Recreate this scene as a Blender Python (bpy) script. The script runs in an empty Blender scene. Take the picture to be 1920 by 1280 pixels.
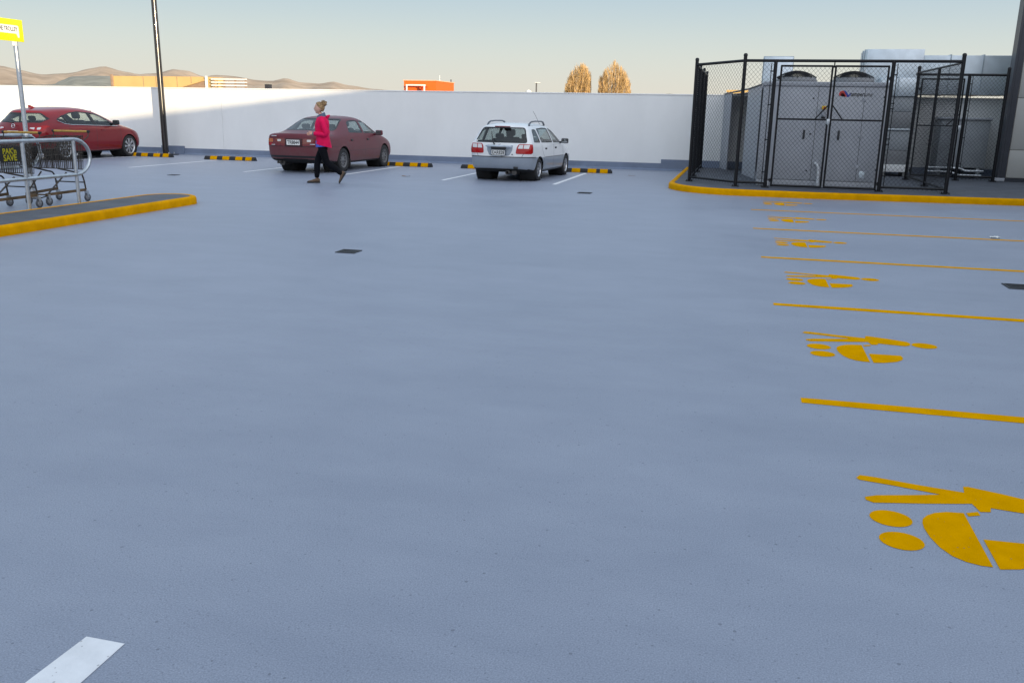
import bpy, bmesh, math, random
from mathutils import Vector, Matrix, noise
R = math.radians
random.seed(7)
scene = bpy.context.scene
COL = scene.collection

# ------------------------------------------------------------------ objects
def tag(o, label=None, cat=None, group=None, kind=None):
    if label: o['label'] = label
    if cat: o['category'] = cat
    if group: o['group'] = group
    if kind: o['kind'] = kind
    return o

def thing(name, label, cat, loc=(0, 0, 0), rz=0.0, group=None, scale=1.0):
    o = bpy.data.objects.new(name, None)
    o.empty_display_size = 0.2
    COL.objects.link(o)
    o.location = loc
    o.rotation_euler = (0, 0, rz)
    o.scale = (scale, scale, scale)
    return tag(o, label, cat, group)

def copy_tree(o, parent=None):
    c = o.copy()
    COL.objects.link(c)
    if parent: c.parent = parent
    for ch in list(o.children):
        copy_tree(ch, c)
    return c

def world_of(o):
    m = Matrix.LocRotScale(o.location, o.rotation_euler, o.scale)
    return world_of(o.parent) @ m if o.parent else m

class MB:
    """collects shapes and links them as ONE mesh object"""
    def __init__(s): s.v = []; s.f = []; s.m = []; s.sm = []
    def add(s, vs, fs, m=0, smooth=False):
        b = len(s.v); s.v += [tuple(v) for v in vs]
        for f in fs:
            s.f.append([i + b for i in f]); s.m.append(m); s.sm.append(smooth)
        return s
    def box(s, lo, hi, m=0, mat=None):
        (x0, y0, z0), (x1, y1, z1) = lo, hi
        vs = [Vector(p) for p in ((x0,y0,z0),(x1,y0,z0),(x1,y1,z0),(x0,y1,z0),(x0,y0,z1),(x1,y0,z1),(x1,y1,z1),(x0,y1,z1))]
        if mat: vs = [mat @ v for v in vs]
        return s.add(vs, [(0,3,2,1),(4,5,6,7),(0,1,5,4),(1,2,6,5),(2,3,7,6),(3,0,4,7)], m)
    def rbox(s, lo, hi, r=0.02, m=0, mat=None, seg=2, smooth=True):
        bm = bmesh.new(); bmesh.ops.create_cube(bm, size=1.0)
        for v in bm.verts:
            v.co = Vector([lo[i] + (v.co[i] + .5) * (hi[i] - lo[i]) for i in range(3)])
        bmesh.ops.bevel(bm, geom=bm.edges[:], offset=r, segments=seg, affect='EDGES', profile=0.5)
        return s.bm(bm, m, mat, smooth)
    def bm(s, bm, m=0, mat=None, smooth=False, free=True):
        bm.verts.index_update()
        vs = [(mat @ v.co) if mat else v.co.copy() for v in bm.verts]
        s.add(vs, [[v.index for v in f.verts] for f in bm.faces], m, smooth)
        if free: bm.free()
        return s
    def tube(s, pts, r, n=8, m=0, caps=True, closed=False, smooth=True):
        pts = [Vector(p) for p in pts]; N = len(pts)
        rs = r if isinstance(r, (list, tuple)) else [r] * N
        rings = []; prev = None
        for i, p in enumerate(pts):
            a = pts[(i - 1) % N] if (i or closed) else p
            b = pts[(i + 1) % N] if (i < N - 1 or closed) else p
            t = (b - a)
            if t.length < 1e-9: t = Vector((0, 0, 1))
            t.normalize()
            if prev is None:
                up = Vector((0, 0, 1)) if abs(t.z) < .9 else Vector((1, 0, 0))
                u = t.cross(up).normalized()
            else:
                u = prev - t * prev.dot(t)
                u = u.normalized() if u.length > 1e-6 else t.orthogonal().normalized()
            prev = u; w = t.cross(u)
            rings.append([p + (u * math.cos(2 * math.pi * k / n + math.pi / n) + w * math.sin(2 * math.pi * k / n + math.pi / n)) * rs[i] for k in range(n)])
        vs = [q for ring in rings for q in ring]; fs = []
        for i in range(N if closed else N - 1):
            j = (i + 1) % N
            for k in range(n):
                fs.append((i*n+k, j*n+k, j*n+(k+1) % n, i*n+(k+1) % n))
        s.add(vs, fs, m, smooth)
        if caps and not closed:
            s.add(rings[0], [list(range(n))], m); s.add(rings[-1], [list(range(n))[::-1]], m)
        return s
    def prism(s, poly, z0, z1, m=0, mat=None):
        """polygon (x,y) extruded z0..z1; mat maps it anywhere"""
        bm = bmesh.new()
        bot = [bm.verts.new((p[0], p[1], z0)) for p in poly]
        top = [bm.verts.new((p[0], p[1], z1)) for p in poly]
        n = len(poly)
        f1 = bm.faces.new(bot[::-1]); f2 = bm.faces.new(top)
        for i in range(n): bm.faces.new((bot[i], bot[(i+1) % n], top[(i+1) % n], top[i]))
        bmesh.ops.triangulate(bm, faces=[f1, f2])
        bmesh.ops.recalc_face_normals(bm, faces=bm.faces[:])
        return s.bm(bm, m, mat)
    def sheet(s, poly, z, m=0):
        bm = bmesh.new()
        f = bm.faces.new([bm.verts.new((p[0], p[1], z)) for p in poly])
        if f.normal.z < 0: f.normal_flip()
        f.normal_update()
        if f.normal.z < 0: bmesh.ops.reverse_faces(bm, faces=[f])
        bmesh.ops.triangulate(bm, faces=bm.faces[:])
        return s.bm(bm, m)
    def lathe(s, prof, n=32, m=0, mat=None, smooth=True, closed=False):
        """profile of (r, z) turned round local z"""
        vs = []; fs = []; L = len(prof)
        for i in range(n):
            a = 2 * math.pi * i / n
            for (r, z) in prof:
                v = Vector((r * math.cos(a), r * math.sin(a), z)); vs.append(mat @ v if mat else v)
        for i in range(n):
            j = (i + 1) % n
            for k in range(L if closed else L - 1):
                q = (k + 1) % L
                fs.append((i*L+k, j*L+k, j*L+q, i*L+q))
        return s.add(vs, fs, m, smooth)
    def ball(s, c, r, m=0, seg=12, mat=None):
        bm = bmesh.new(); bmesh.ops.create_uvsphere(bm, u_segments=seg, v_segments=max(6, seg * 2 // 3), radius=1.0)
        rr = r if isinstance(r, (tuple, list)) else (r, r, r)
        M = Matrix.Translation(c) @ (mat or Matrix()) @ Matrix.Diagonal((*rr, 1))
        return s.bm(bm, m, M, True)
    def build(s, name, mats, parent=None, world=False, weld=False):
        me = bpy.data.meshes.new(name)
        vs = s.v
        if parent and world:
            inv = world_of(parent).inverted(); vs = [tuple(inv @ Vector(v)) for v in vs]
        me.from_pydata(vs, [], s.f)
        if not isinstance(mats, (list, tuple)): mats = [mats]
        for mm in mats: me.materials.append(mm)
        me.polygons.foreach_set('material_index', s.m)
        me.polygons.foreach_set('use_smooth', s.sm)
        me.update()
        o = bpy.data.objects.new(name, me); COL.objects.link(o)
        if parent: o.parent = parent
        return o

def text_mb(txt, size, mat, depth=0.002, align='CENTER', bold=0.0, m=0, mb=None, sx=1.0):
    cu = bpy.data.curves.new('txt', 'FONT'); cu.body = txt; cu.size = size; cu.extrude = depth
    cu.align_x = align; cu.align_y = 'CENTER'; cu.offset = bold; cu.resolution_u = 3
    ob = bpy.data.objects.new('txt', cu); COL.objects.link(ob)
    dg = bpy.context.evaluated_depsgraph_get(); dg.update()
    me = bpy.data.meshes.new_from_object(ob.evaluated_get(dg))
    bpy.data.objects.remove(ob); bpy.data.curves.remove(cu)
    mb = mb or MB()
    S = Matrix.Diagonal((sx, 1, 1, 1))
    mb.add([mat @ S @ v.co for v in me.vertices], [list(p.vertices) for p in me.polygons], m)
    bpy.data.meshes.remove(me)
    return mb

def smooth_path(P, k=4):
    P = [Vector(p) for p in P]; out = []
    for i in range(len(P) - 1):
        a, b, c, d = P[max(i - 1, 0)], P[i], P[i + 1], P[min(i + 2, len(P) - 1)]
        for j in range(k):
            t = j / k
            out.append(.5 * ((2 * b) + (c - a) * t + (2 * a - 5 * b + 4 * c - d) * t * t + (3 * b - a - 3 * c + d) * t ** 3))
    return out + [P[-1]]

# ------------------------------------------------------------------ materials
def nd(nt, t, loc=None, **kw):
    n = nt.nodes.new(t)
    for k, v in kw.items():
        if k in n.inputs: n.inputs[k].default_value = v
        else: setattr(n, k, v)
    return n

def mat(name, col, rough=0.6, metal=0.0, var=0.12, scale=6.0, bump=0.0, bscale=120.0, coat=0.0, spec=0.5, trans=0.0, emit=None, detail=4.0, stretch=None, col2=None, coatr=0.05, specks=0.0):
    m = bpy.data.materials.new(name); m.use_nodes = True
    nt = m.node_tree; b = nt.nodes['Principled BSDF']
    b.inputs['Roughness'].default_value = rough; b.inputs['Metallic'].default_value = metal
    b.inputs['Coat Weight'].default_value = coat; b.inputs['Coat Roughness'].default_value = coatr
    b.inputs['Specular IOR Level'].default_value = spec
    b.inputs['Transmission Weight'].default_value = trans
    c = (*col, 1)
    tc = nd(nt, 'ShaderNodeTexCoord'); mp = nd(nt, 'ShaderNodeMapping')
    if stretch: mp.inputs['Scale'].default_value = stretch
    nt.links.new(tc.outputs['Object'], mp.inputs['Vector'])
    no = nd(nt, 'ShaderNodeTexNoise', Scale=scale, Detail=detail, Roughness=0.6)
    nt.links.new(mp.outputs[0], no.inputs['Vector'])
    cr = nd(nt, 'ShaderNodeMix', data_type='RGBA')
    lo = [max(0, x * (1 - var)) for x in col]; hi = [min(1, x * (1 + var)) for x in (col2 or col)]
    cr.inputs[6].default_value = (*lo, 1); cr.inputs[7].default_value = (*hi, 1)
    mr = nd(nt, 'ShaderNodeMapRange'); mr.inputs[1].default_value = .32; mr.inputs[2].default_value = .68
    nt.links.new(no.outputs['Fac'], mr.inputs[0]); nt.links.new(mr.outputs[0], cr.inputs[0])
    nt.links.new(cr.outputs[2], b.inputs['Base Color'])
    if specks:          # grit and pin-holes showing through thin paint
        vo = nd(nt, 'ShaderNodeTexVoronoi', Scale=48.0); nt.links.new(tc.outputs['Object'], vo.inputs['Vector'])
        sp_ = nd(nt, 'ShaderNodeSeparateColor'); nt.links.new(vo.outputs['Color'], sp_.inputs[0])
        rd = nd(nt, 'ShaderNodeMapRange'); rd.inputs[1].default_value = .5; rd.inputs[2].default_value = 1.0; rd.inputs[3].default_value = 0.0; rd.inputs[4].default_value = .2
        nt.links.new(sp_.outputs[0], rd.inputs[0])
        lt = nd(nt, 'ShaderNodeMath', operation='LESS_THAN'); nt.links.new(vo.outputs['Distance'], lt.inputs[0]); nt.links.new(rd.outputs[0], lt.inputs[1])
        ml = nd(nt, 'ShaderNodeMath', operation='MULTIPLY'); ml.inputs[1].default_value = specks; nt.links.new(lt.outputs[0], ml.inputs[0])
        ms = nd(nt, 'ShaderNodeMix', data_type='RGBA'); ms.inputs[7].default_value = (.10, .09, .09, 1)
        nt.links.new(ml.outputs[0], ms.inputs[0]); nt.links.new(cr.outputs[2], ms.inputs[6]); nt.links.new(ms.outputs[2], b.inputs['Base Color'])
    if bump:
        n2 = nd(nt, 'ShaderNodeTexNoise', Scale=bscale, Detail=3.0)
        nt.links.new(tc.outputs['Object'], n2.inputs['Vector'])
        bp = nd(nt, 'ShaderNodeBump', Strength=bump, Distance=0.01)
        nt.links.new(n2.outputs['Fac'], bp.inputs['Height']); nt.links.new(bp.outputs[0], b.inputs['Normal'])
    if emit:
        b.inputs['Emission Color'].default_value = (*emit[0], 1); b.inputs['Emission Strength'].default_value = emit[1]
    return m

def glass(name, tint=(0.8, 0.88, 0.85), alpha=0.75, refl=0.5):
    """thin pane: part clear with a tint, part mirror by Fresnel"""
    m = bpy.data.materials.new(name); m.use_nodes = True; nt = m.node_tree
    nt.nodes.remove(nt.nodes['Principled BSDF']); out = nt.nodes['Material Output']
    tr = nd(nt, 'ShaderNodeBsdfTransparent'); tr.inputs[0].default_value = (*[c * alpha for c in tint], 1)
    gl = nd(nt, 'ShaderNodeBsdfGlossy'); gl.inputs['Roughness'].default_value = 0.02
    fr = nd(nt, 'ShaderNodeLayerWeight', Blend=.5)          # two-sided: 4% face on, more at a slant
    pw_ = nd(nt, 'ShaderNodeMath', operation='POWER'); pw_.inputs[1].default_value = 4.0; nt.links.new(fr.outputs['Facing'], pw_.inputs[0])
    mu = nd(nt, 'ShaderNodeMath', operation='MULTIPLY_ADD'); mu.inputs[1].default_value = refl * 1.5; mu.inputs[2].default_value = .10 * refl * 1.2
    mx = nd(nt, 'ShaderNodeMixShader')
    nt.links.new(pw_.outputs[0], mu.inputs[0]); nt.links.new(mu.outputs[0], mx.inputs[0])
    nt.links.new(tr.outputs[0], mx.inputs[1]); nt.links.new(gl.outputs[0], mx.inputs[2])
    nt.links.new(mx.outputs[0], out.inputs['Surface'])
    return m

M = {}
M['black_metal'] = mat('black_powdercoat', (.007, .007, .009), .4, 0, .2, 20, spec=.3)
M['black_rubber'] = mat('black_rubber', (.02, .02, .022), .75, 0, .25, 25, .15, 200)
M['galv'] = mat('galvanised_steel', (.52, .55, .58), .38, .9, .12, 14, .05, 60)
M['duct'] = mat('galvanised_sheet', (.56, .62, .67), .42, .55, .10, 3, .03, 20)
M['duct_seam'] = mat('galvanised_flange', (.38, .43, .47), .5, .6, .15, 8)
M['white_wall'] = mat('white_painted_concrete', (.80, .80, .79), .55, 0, .035, 1.1, .06, 30, stretch=(1, 1, .5))
M['skirt'] = mat('blue_grey_membrane', (.165, .205, .29), .5, 0, .12, 2.0, .1, 40)
M['yellow'] = mat('yellow_road_paint', (.66, .312, .0), .8, 0, .10, 7, .15, 220, spec=.0, specks=.5)
M['yellow_kerb'] = mat('yellow_kerb_paint', (.66, .305, .0), .7, 0, .13, 5, .10, 90, spec=.03)
M['white_paint'] = mat('white_road_paint', (.76, .76, .78), .6, 0, .07, 9, .2, 220, specks=.4)
M['slab'] = mat('dark_grey_membrane', (.085, .092, .11), .65, 0, .2, 3, .2, 160, spec=.3)
M['unit'] = mat('grey_unit_enamel', (.375, .39, .425), .45, 0, .05, 4)
M['unit_dark'] = mat('dark_seam', (.04, .04, .045), .7)
M['panel'] = mat('warm_grey_cladding', (.44, .43, .405), .5, 0, .04, 2)
M['dark_flash'] = mat('charcoal_flashing', (.035, .038, .05), .4, 0, .1, 6)
M['text_black'] = mat('black_vinyl', (.02, .02, .02), .5)
M['plate_white'] = mat('plate_white', (.75, .75, .72), .4)
M['chrome'] = mat('chrome', (.75, .75, .76), .12, 1.0, .03)
M['concrete'] = mat('grey_concrete', (.30, .30, .29), .8, 0, .15, 4, .2, 80)
M['grille'] = mat('cast_iron', (.03, .032, .036), .6, .3, .3, 30)
# ------------------------------------------------------------------ light, sky, camera
SUN_EL, SUN_AZ = 4.9, 47.7            # low sun behind the camera, to its right
sa, ca, se, ce = math.sin(R(SUN_AZ)), math.cos(R(SUN_AZ)), math.sin(R(SUN_EL)), math.cos(R(SUN_EL))
to_sun = Vector((sa * ce, -ca * ce, se))
w = bpy.data.worlds.new('World'); scene.world = w; w.use_nodes = True
nt = w.node_tree; bg = nt.nodes['Background']
sky = nt.nodes.new('ShaderNodeTexSky'); sky.sky_type = 'NISHITA'; sky.sun_disc = False
sky.sun_elevation = R(SUN_EL); sky.sun_rotation = math.atan2(to_sun.x, to_sun.y)
sky.altitude = 20; sky.air_density = 1.2; sky.dust_density = 1.0; sky.ozone_density = 3.0
# evening haze veil: the clear-sky model is blended with a pale banded sky (cream low down, blue overhead)
tcw = nd(nt, 'ShaderNodeTexCoord'); sep = nd(nt, 'ShaderNodeSeparateXYZ'); nt.links.new(tcw.outputs['Generated'], sep.inputs[0])
rmp = nd(nt, 'ShaderNodeValToRGB'); rmp.color_ramp.interpolation = 'B_SPLINE'
SKYR = [(0.0, (.745, .695, .60)), (.035, (.70, .70, .635)), (.065, (.645, .69, .655)), (.095, (.55, .635, .66)), (.13, (.445, .565, .66)), (.22, (.44, .585, .72)), (.45, (.56, .70, .88)), (1.0, (.70, .85, 1.0))]
els = rmp.color_ramp.elements
while len(els) < len(SKYR): els.new(.5)
for e_, (p_, c_) in zip(els, SKYR): e_.position = p_; e_.color = (*c_, 1)
nt.links.new(sep.outputs['Z'], rmp.inputs[0])
mulw = nd(nt, 'ShaderNodeMix', data_type='RGBA', blend_type='MULTIPLY'); mulw.inputs[0].default_value = 1; mulw.inputs[7].default_value = (7.0, 7.0, 7.0, 1)
nt.links.new(rmp.outputs[0], mulw.inputs[6])
mixw = nd(nt, 'ShaderNodeMix', data_type='RGBA'); mixw.inputs[0].default_value = .86
nt.links.new(sky.outputs[0], mixw.inputs[6]); nt.links.new(mulw.outputs[2], mixw.inputs[7])
# brighter sky on the sunset side, behind the camera
dt = nd(nt, 'ShaderNodeVectorMath', operation='DOT_PRODUCT'); dt.inputs[1].default_value = tuple(to_sun)
nt.links.new(tcw.outputs['Generated'], dt.inputs[0])
cl = nd(nt, 'ShaderNodeMath', operation='MAXIMUM'); cl.inputs[1].default_value = 0.0; nt.links.new(dt.outputs['Value'], cl.inputs[0])
pw = nd(nt, 'ShaderNodeMath', operation='POWER'); pw.inputs[1].default_value = 1.6; nt.links.new(cl.outputs[0], pw.inputs[0])
glw = nd(nt, 'ShaderNodeVectorMath', operation='SCALE'); glw.inputs[0].default_value = (8.0, 7.2, 6.9); nt.links.new(pw.outputs[0], glw.inputs['Scale'])
addw = nd(nt, 'ShaderNodeVectorMath', operation='ADD'); nt.links.new(mixw.outputs[2], addw.inputs[0]); nt.links.new(glw.outputs[0], addw.inputs[1])
nt.links.new(addw.outputs[0], bg.inputs['Color']); bg.inputs['Strength'].default_value = 0.15
sl = bpy.data.lights.new('sun', 'SUN'); sl.energy = 5.0; sl.angle = R(.53); sl.color = (1.0, .80, .52)
so = bpy.data.objects.new('sun', sl); COL.objects.link(so)
so.rotation_euler = to_sun.to_track_quat('Z', 'Y').to_euler(); so.location = (20, -20, 20)
scene.view_settings.view_transform = 'Standard'; scene.view_settings.look = 'None'
scene.view_settings.exposure = 0.15; scene.view_settings.gamma = 1.0

yaw, pitch, roll = 0.248605596, 0.25535942, 0.0186880857
fw = Vector((-math.sin(yaw) * math.cos(pitch), math.cos(yaw) * math.cos(pitch), -math.sin(pitch)))
r0 = Vector((math.cos(yaw), math.sin(yaw), 0)); u0 = r0.cross(fw)
rt = math.cos(roll) * r0 + math.sin(roll) * u0; up = -math.sin(roll) * r0 + math.cos(roll) * u0
cam = bpy.data.cameras.new('camera'); co = bpy.data.objects.new('camera', cam); COL.objects.link(co)
cam.sensor_width = 36; cam.lens = 1649.494 / 1920 * 36; cam.clip_end = 60000; cam.clip_start = .05
co.matrix_world = Matrix(((rt.x, up.x, -fw.x, 0), (rt.y, up.y, -fw.y, 0), (rt.z, up.z, -fw.z, 1.5), (0, 0, 0, 1)))
scene.camera = co

# ------------------------------------------------------------------ deck
def deck_material():
    m = bpy.data.materials.new('blue_grey_deck_membrane'); m.use_nodes = True; nt = m.node_tree
    b = nt.nodes['Principled BSDF']; L = nt.links.new
    tc = nd(nt, 'ShaderNodeTexCoord')
    mp = nd(nt, 'ShaderNodeMapping'); mp.inputs['Scale'].default_value = (.42, .85, 1); mp.inputs['Rotation'].default_value = (0, 0, R(4))
    L(tc.outputs['Object'], mp.inputs[0])
    n1 = nd(nt, 'ShaderNodeTexNoise', Scale=.6, Detail=9.0, Roughness=.68, Distortion=.1); L(mp.outputs[0], n1.inputs['Vector'])
    n2 = nd(nt, 'ShaderNodeTexNoise', Scale=3.2, Detail=5.0, Roughness=.65); L(mp.outputs[0], n2.inputs['Vector'])
    n3 = nd(nt, 'ShaderNodeTexNoise', Scale=190.0, Detail=3.0); L(tc.outputs['Object'], n3.inputs['Vector'])
    ad = nd(nt, 'ShaderNodeMath', operation='MULTIPLY_ADD'); ad.inputs[1].default_value = .5
    L(n2.outputs[0], ad.inputs[0]); L(n1.outputs[0], ad.inputs[2])
    r1 = nd(nt, 'ShaderNodeMapRange'); r1.inputs[1].default_value = .52; r1.inputs[2].default_value = 1.0; L(ad.outputs[0], r1.inputs[0])
    cr = nd(nt, 'ShaderNodeMix', data_type='RGBA'); cr.inputs[6].default_value = (.212, .238, .308, 1); cr.inputs[7].default_value = (.285, .312, .386, 1)
    L(r1.outputs[0], cr.inputs[0])
    # fine grain
    g = nd(nt, 'ShaderNodeMapRange'); g.inputs[1].default_value = .3; g.inputs[2].default_value = .7; g.inputs[3].default_value = .76; g.inputs[4].default_value = 1.22
    L(n3.outputs[0], g.inputs[0])
    mg = nd(nt, 'ShaderNodeMix', data_type='RGBA', blend_type='MULTIPLY'); mg.inputs[0].default_value = 1
    L(cr.outputs[2], mg.inputs[6]); L(g.outputs[0], mg.inputs[7])
    # dark pin-holes and grit
    vo = nd(nt, 'ShaderNodeTexVoronoi', Scale=22.0); L(tc.outputs['Object'], vo.inputs['Vector'])
    wn = nd(nt, 'ShaderNodeSeparateColor'); L(vo.outputs['Color'], wn.inputs[0])
    rad = nd(nt, 'ShaderNodeMapRange'); rad.inputs[1].default_value = .25; rad.inputs[2].default_value = 1.0; rad.inputs[3].default_value = 0.0; rad.inputs[4].default_value = .13
    L(wn.outputs[0], rad.inputs[0])
    lt = nd(nt, 'ShaderNodeMath', operation='LESS_THAN'); L(vo.outputs['Distance'], lt.inputs[0]); L(rad.outputs[0], lt.inputs[1])
    sc = nd(nt, 'ShaderNodeMath', operation='MULTIPLY'); sc.inputs[1].default_value = .48; L(lt.outputs[0], sc.inputs[0])
    ms = nd(nt, 'ShaderNodeMix', data_type='RGBA'); ms.inputs[7].default_value = (.05, .055, .08, 1)
    vo2 = nd(nt, 'ShaderNodeTexVoronoi', Scale=75.0); L(tc.outputs['Object'], vo2.inputs['Vector'])
    w2_ = nd(nt, 'ShaderNodeSeparateColor'); L(vo2.outputs['Color'], w2_.inputs[0])
    rd2 = nd(nt, 'ShaderNodeMapRange'); rd2.inputs[1].default_value = .55; rd2.inputs[2].default_value = 1.0; rd2.inputs[3].default_value = 0.0; rd2.inputs[4].default_value = .26
    L(w2_.outputs[1], rd2.inputs[0])
    lt2 = nd(nt, 'ShaderNodeMath', operation='LESS_THAN'); L(vo2.outputs['Distance'], lt2.inputs[0]); L(rd2.outputs[0], lt2.inputs[1])
    sc2 = nd(nt, 'ShaderNodeMath', operation='MULTIPLY'); sc2.inputs[1].default_value = .34; L(lt2.outputs[0], sc2.inputs[0])
    mxs = nd(nt, 'ShaderNodeMath', operation='MAXIMUM'); L(sc.outputs[0], mxs.inputs[0]); L(sc2.outputs[0], mxs.inputs[1])
    L(mxs.outputs[0], ms.inputs[0]); L(mg.outputs[2], ms.inputs[6]); L(ms.outputs[2], b.inputs['Base Color'])
    rr = nd(nt, 'ShaderNodeMapRange'); rr.inputs[3].default_value = .36; rr.inputs[4].default_value = .58; L(n1.outputs[0], rr.inputs[0]); L(rr.outputs[0], b.inputs['Roughness'])
    n4 = nd(nt, 'ShaderNodeTexNoise', Scale=160.0, Detail=3.0); L(tc.outputs['Object'], n4.inputs['Vector'])
    bp = nd(nt, 'ShaderNodeBump', Strength=.35, Distance=.004); L(n4.outputs[0], bp.inputs['Height']); L(bp.outputs[0], b.inputs['Normal'])
    return m
d = MB().box((-60, -60, -.6), (40, 25.6, 0)).build('car_park_deck', deck_material())
tag(d, kind='structure')
gm = mat('valley_floor', (.16, .14, .09), .9, 0, .4, .004, detail=8)
g = MB(); N = 24
g.add([(-25000, -25000, -6), (25000, -25000, -6), (25000, 25000, -6), (-25000, 25000, -6)], [(0, 1, 2, 3)])
tag(g.build('ground', gm), kind='structure')

# ------------------------------------------------------------------ far hills
RIDGE = [(-95, 1.2), (-80, 1.9), (-66, 1.4), (-55, 2.1), (-48, 1.7), (-43.62, 1.97), (-42.62, 1.76), (-41.73, 1.57), (-39.99, 1.74), (-39.29, 1.97), (-38.45, 2.14), (-37.49, 1.88), (-36.66, 1.76), (-35.79, 1.85), (-35.5, 1.92), (-34.76, 2.12), (-34.03, 2.06), (-33.01, 1.73), (-32.56, 1.86), (-31.35, 1.83), (-30.14, 1.62), (-29.21, 1.59), (-28.42, 1.79), (-27.48, 1.54), (-26.37, 1.5), (-25.57, 1.65), (-24.77, 1.48), (-23.15, 1.26), (-21.19, 1.11), (-17, .75), (-10, .5), (0, .45), (15, .5), (40, .8), (60, .6)]
def ridge(a, tab):
    if a <= tab[0][0]: return tab[0][1]
    for (a0, h0), (a1, h1) in zip(tab, tab[1:]):
        if a <= a1:
            t = (a - a0) / (a1 - a0); return h0 + (h1 - h0) * (t * t * (3 - 2 * t) * .5 + t * .5)
    return tab[-1][1]
def hill_mesh(name, mt, tab, d0, d1, a0, a1, na, nr, rough):
    vs, fs = [], []
    for i in range(na + 1):
        a = a0 + (a1 - a0) * i / na
        h = math.tan(R(ridge(a, tab))) * d1 + 1.5
        for j in range(nr + 1):
            t = j / nr
            dd = d0 + (d1 - d0) * min(t / .8, 1) + (d1 - d0) * max(0, t - .8) * 2.5
            p = t / .8 if t <= .8 else max(0, 1 - (t - .8) / .2 * .9)
            x, y = math.sin(R(a)) * dd, math.cos(R(a)) * dd
            q = Vector((x, y, 0)) * .0011
            nz = noise.fractal(q, .9, 2.1, 6) * rough
            fold = abs(noise.noise(Vector((a * .9, t * 1.6, 3.1)))) * rough * 1.2
            prof = p ** 1.35
            z = -6 + (h + 6) * prof + (nz - fold) * math.sin(min(1, p) * math.pi) * (h + 6) * .5
            if t <= .8 and p < 1: z = min(z, -6 + (h + 6) * (p * .985) ** .9)
            vs.append((x, y, z))
    for i in range(na):
        for j in range(nr):
            k = i * (nr + 1) + j
            fs.append((k, k + nr + 1, k + nr + 2, k + 1))
    return MB().add(vs, fs, 0, True).build(name, mt)
hm = mat('hazed_tussock_hills', (.40, .285, .19), .95, 0, .20, .004, detail=12, col2=(.49, .36, .245))  # dry tan, with paler and closer tones standing in for distance haze
tag(hill_mesh('hills', hm, RIDGE, 4500, 8200, -95, 60, 520, 22, .55), kind='structure')
hm2 = mat('scrub_covered_hill', (.27, .25, .195), .95, 0, .3, .02, detail=10)
DARK = [(-44.5, .9), (-42.2, .98), (-41.14, 1.02), (-40.71, 1.26), (-40.14, 1.5), (-39.19, 1.57), (-38.02, 1.58), (-36.5, 1.45), (-35, 1.1), (-33, .7)]
tag(hill_mesh('foothill', hm2, DARK, 1500, 2600, -44.5, -33, 70, 14, .3), kind='structure')

# ------------------------------------------------------------------ parapet wall
WY = 25.0
t = thing('parapet_wall', 'long white painted concrete parapet along the far edge of the roof car park', 'wall', (-10, WY, 0))
o = MB()
xs = [-46, -36.4, -26.2, -15.75, 7.0]
for a, b in zip(xs, xs[1:]):
    o.box((a + .006, WY, .0), (b - .006, WY + .2, 2.0))
o.box((-46, WY + .012, .0), (7, WY + .19, 1.99))
o.build('wall_panel', M['white_wall'], t, True)
MB().rbox((-46, WY - .012, 2.003), (7, WY + .212, 2.035), .006).build('coping', M['white_wall'], t, True)
o = MB()
o.prism([(0, 0), (0, .19), (-.012, .19), (-.014, .05), (-.09, 0)], 0, 36, 0, Matrix(((0, 0, 1, -37.6), (1, 0, 0, WY - .003), (0, 1, 0, 0.002), (0, 0, 0, 1))))
o.box((-2.2, WY - .02, .19), (7, WY - .003, .30)); o.box((-1.6, WY - .02, .0), (7, WY - .003, .19))
o.box((-17.93, WY - .10, .0), (-17.14, WY - .016, .26))
o.build('skirting', M['skirt'], t, True)
# roof building beside the bays: its edge throws the long shadow
t = thing('store_building', 'plain grey store building standing to the right of the yellow bays, with an added unseen wing behind the camera', 'building', (14, -10, 0))
o = MB(); o.box((8.0, -55, 0.001), (30, 23.19, 4.22)); o.box((-1.5, -14, 0.001), (7.99, -4.0, 3.6)); o.build('wall', M['panel'], t, True)  # second box: unseen wing added behind the camera to darken the near deck
MB().box((7.97, -55.03, 4.222), (30.03, 23.19, 4.26)).build('roof', M['dark_flash'], t, True)
for k in range(5):
    f = MB().box((7.955, -22 + k * 7, .9), (7.998, -18.5 + k * 7, 2.6)).build('window_frame', M['dark_flash'], t, True)
    MB().box((7.945, -21.9 + k * 7, 1.0), (7.954, -18.6 + k * 7, 2.5)).build('pane', glass('store_glass', (.3, .35, .4), .4, .9) if k == 0 else bpy.data.materials['store_glass'], f, True)
# lobby at the right edge of the picture
t = thing('lift_lobby', 'pale grey panelled building with charcoal corner flashing at the right edge', 'building', (9, 24.5, .12))
o = MB(); zz = [.20, .845, 2.01, 3.2, 4.45]
for a, b in zip(zz, zz[1:]):
    o.rbox((5.99, 23.2, a + .008), (8.4, 23.24, b - .008), .006); o.rbox((8.42, 23.2, a + .008), (11, 23.24, b - .008), .006)
o.box((5.97, 23.23, .12), (12, 23.5, 4.45)); o.box((7.0, 23.5, .12), (12, 27, 4.44)); o.build('wall_cladding', M['panel'], t, True)
o = MB(); o.box((5.80, 23.15, .20), (5.966, 23.5, 4.6)); o.box((5.86, 23.14, .20), (5.90, 23.149, 4.6))
o.build('corner_flashing', M['dark_flash'], t, True)
MB().box((5.97, 23.215, .122), (11, 23.229, .20)).build('base_gap', M['dark_flash'], t, True)
MB().rbox((5.74, 23.1, .121), (5.95, 23.3, .198), .008).build('column_foot', M['unit'], t, True)
MB().box((5.8, 23.14, 4.602), (12, 23.55, 4.66)).build('roof', M['dark_flash'], t, True)
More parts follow.
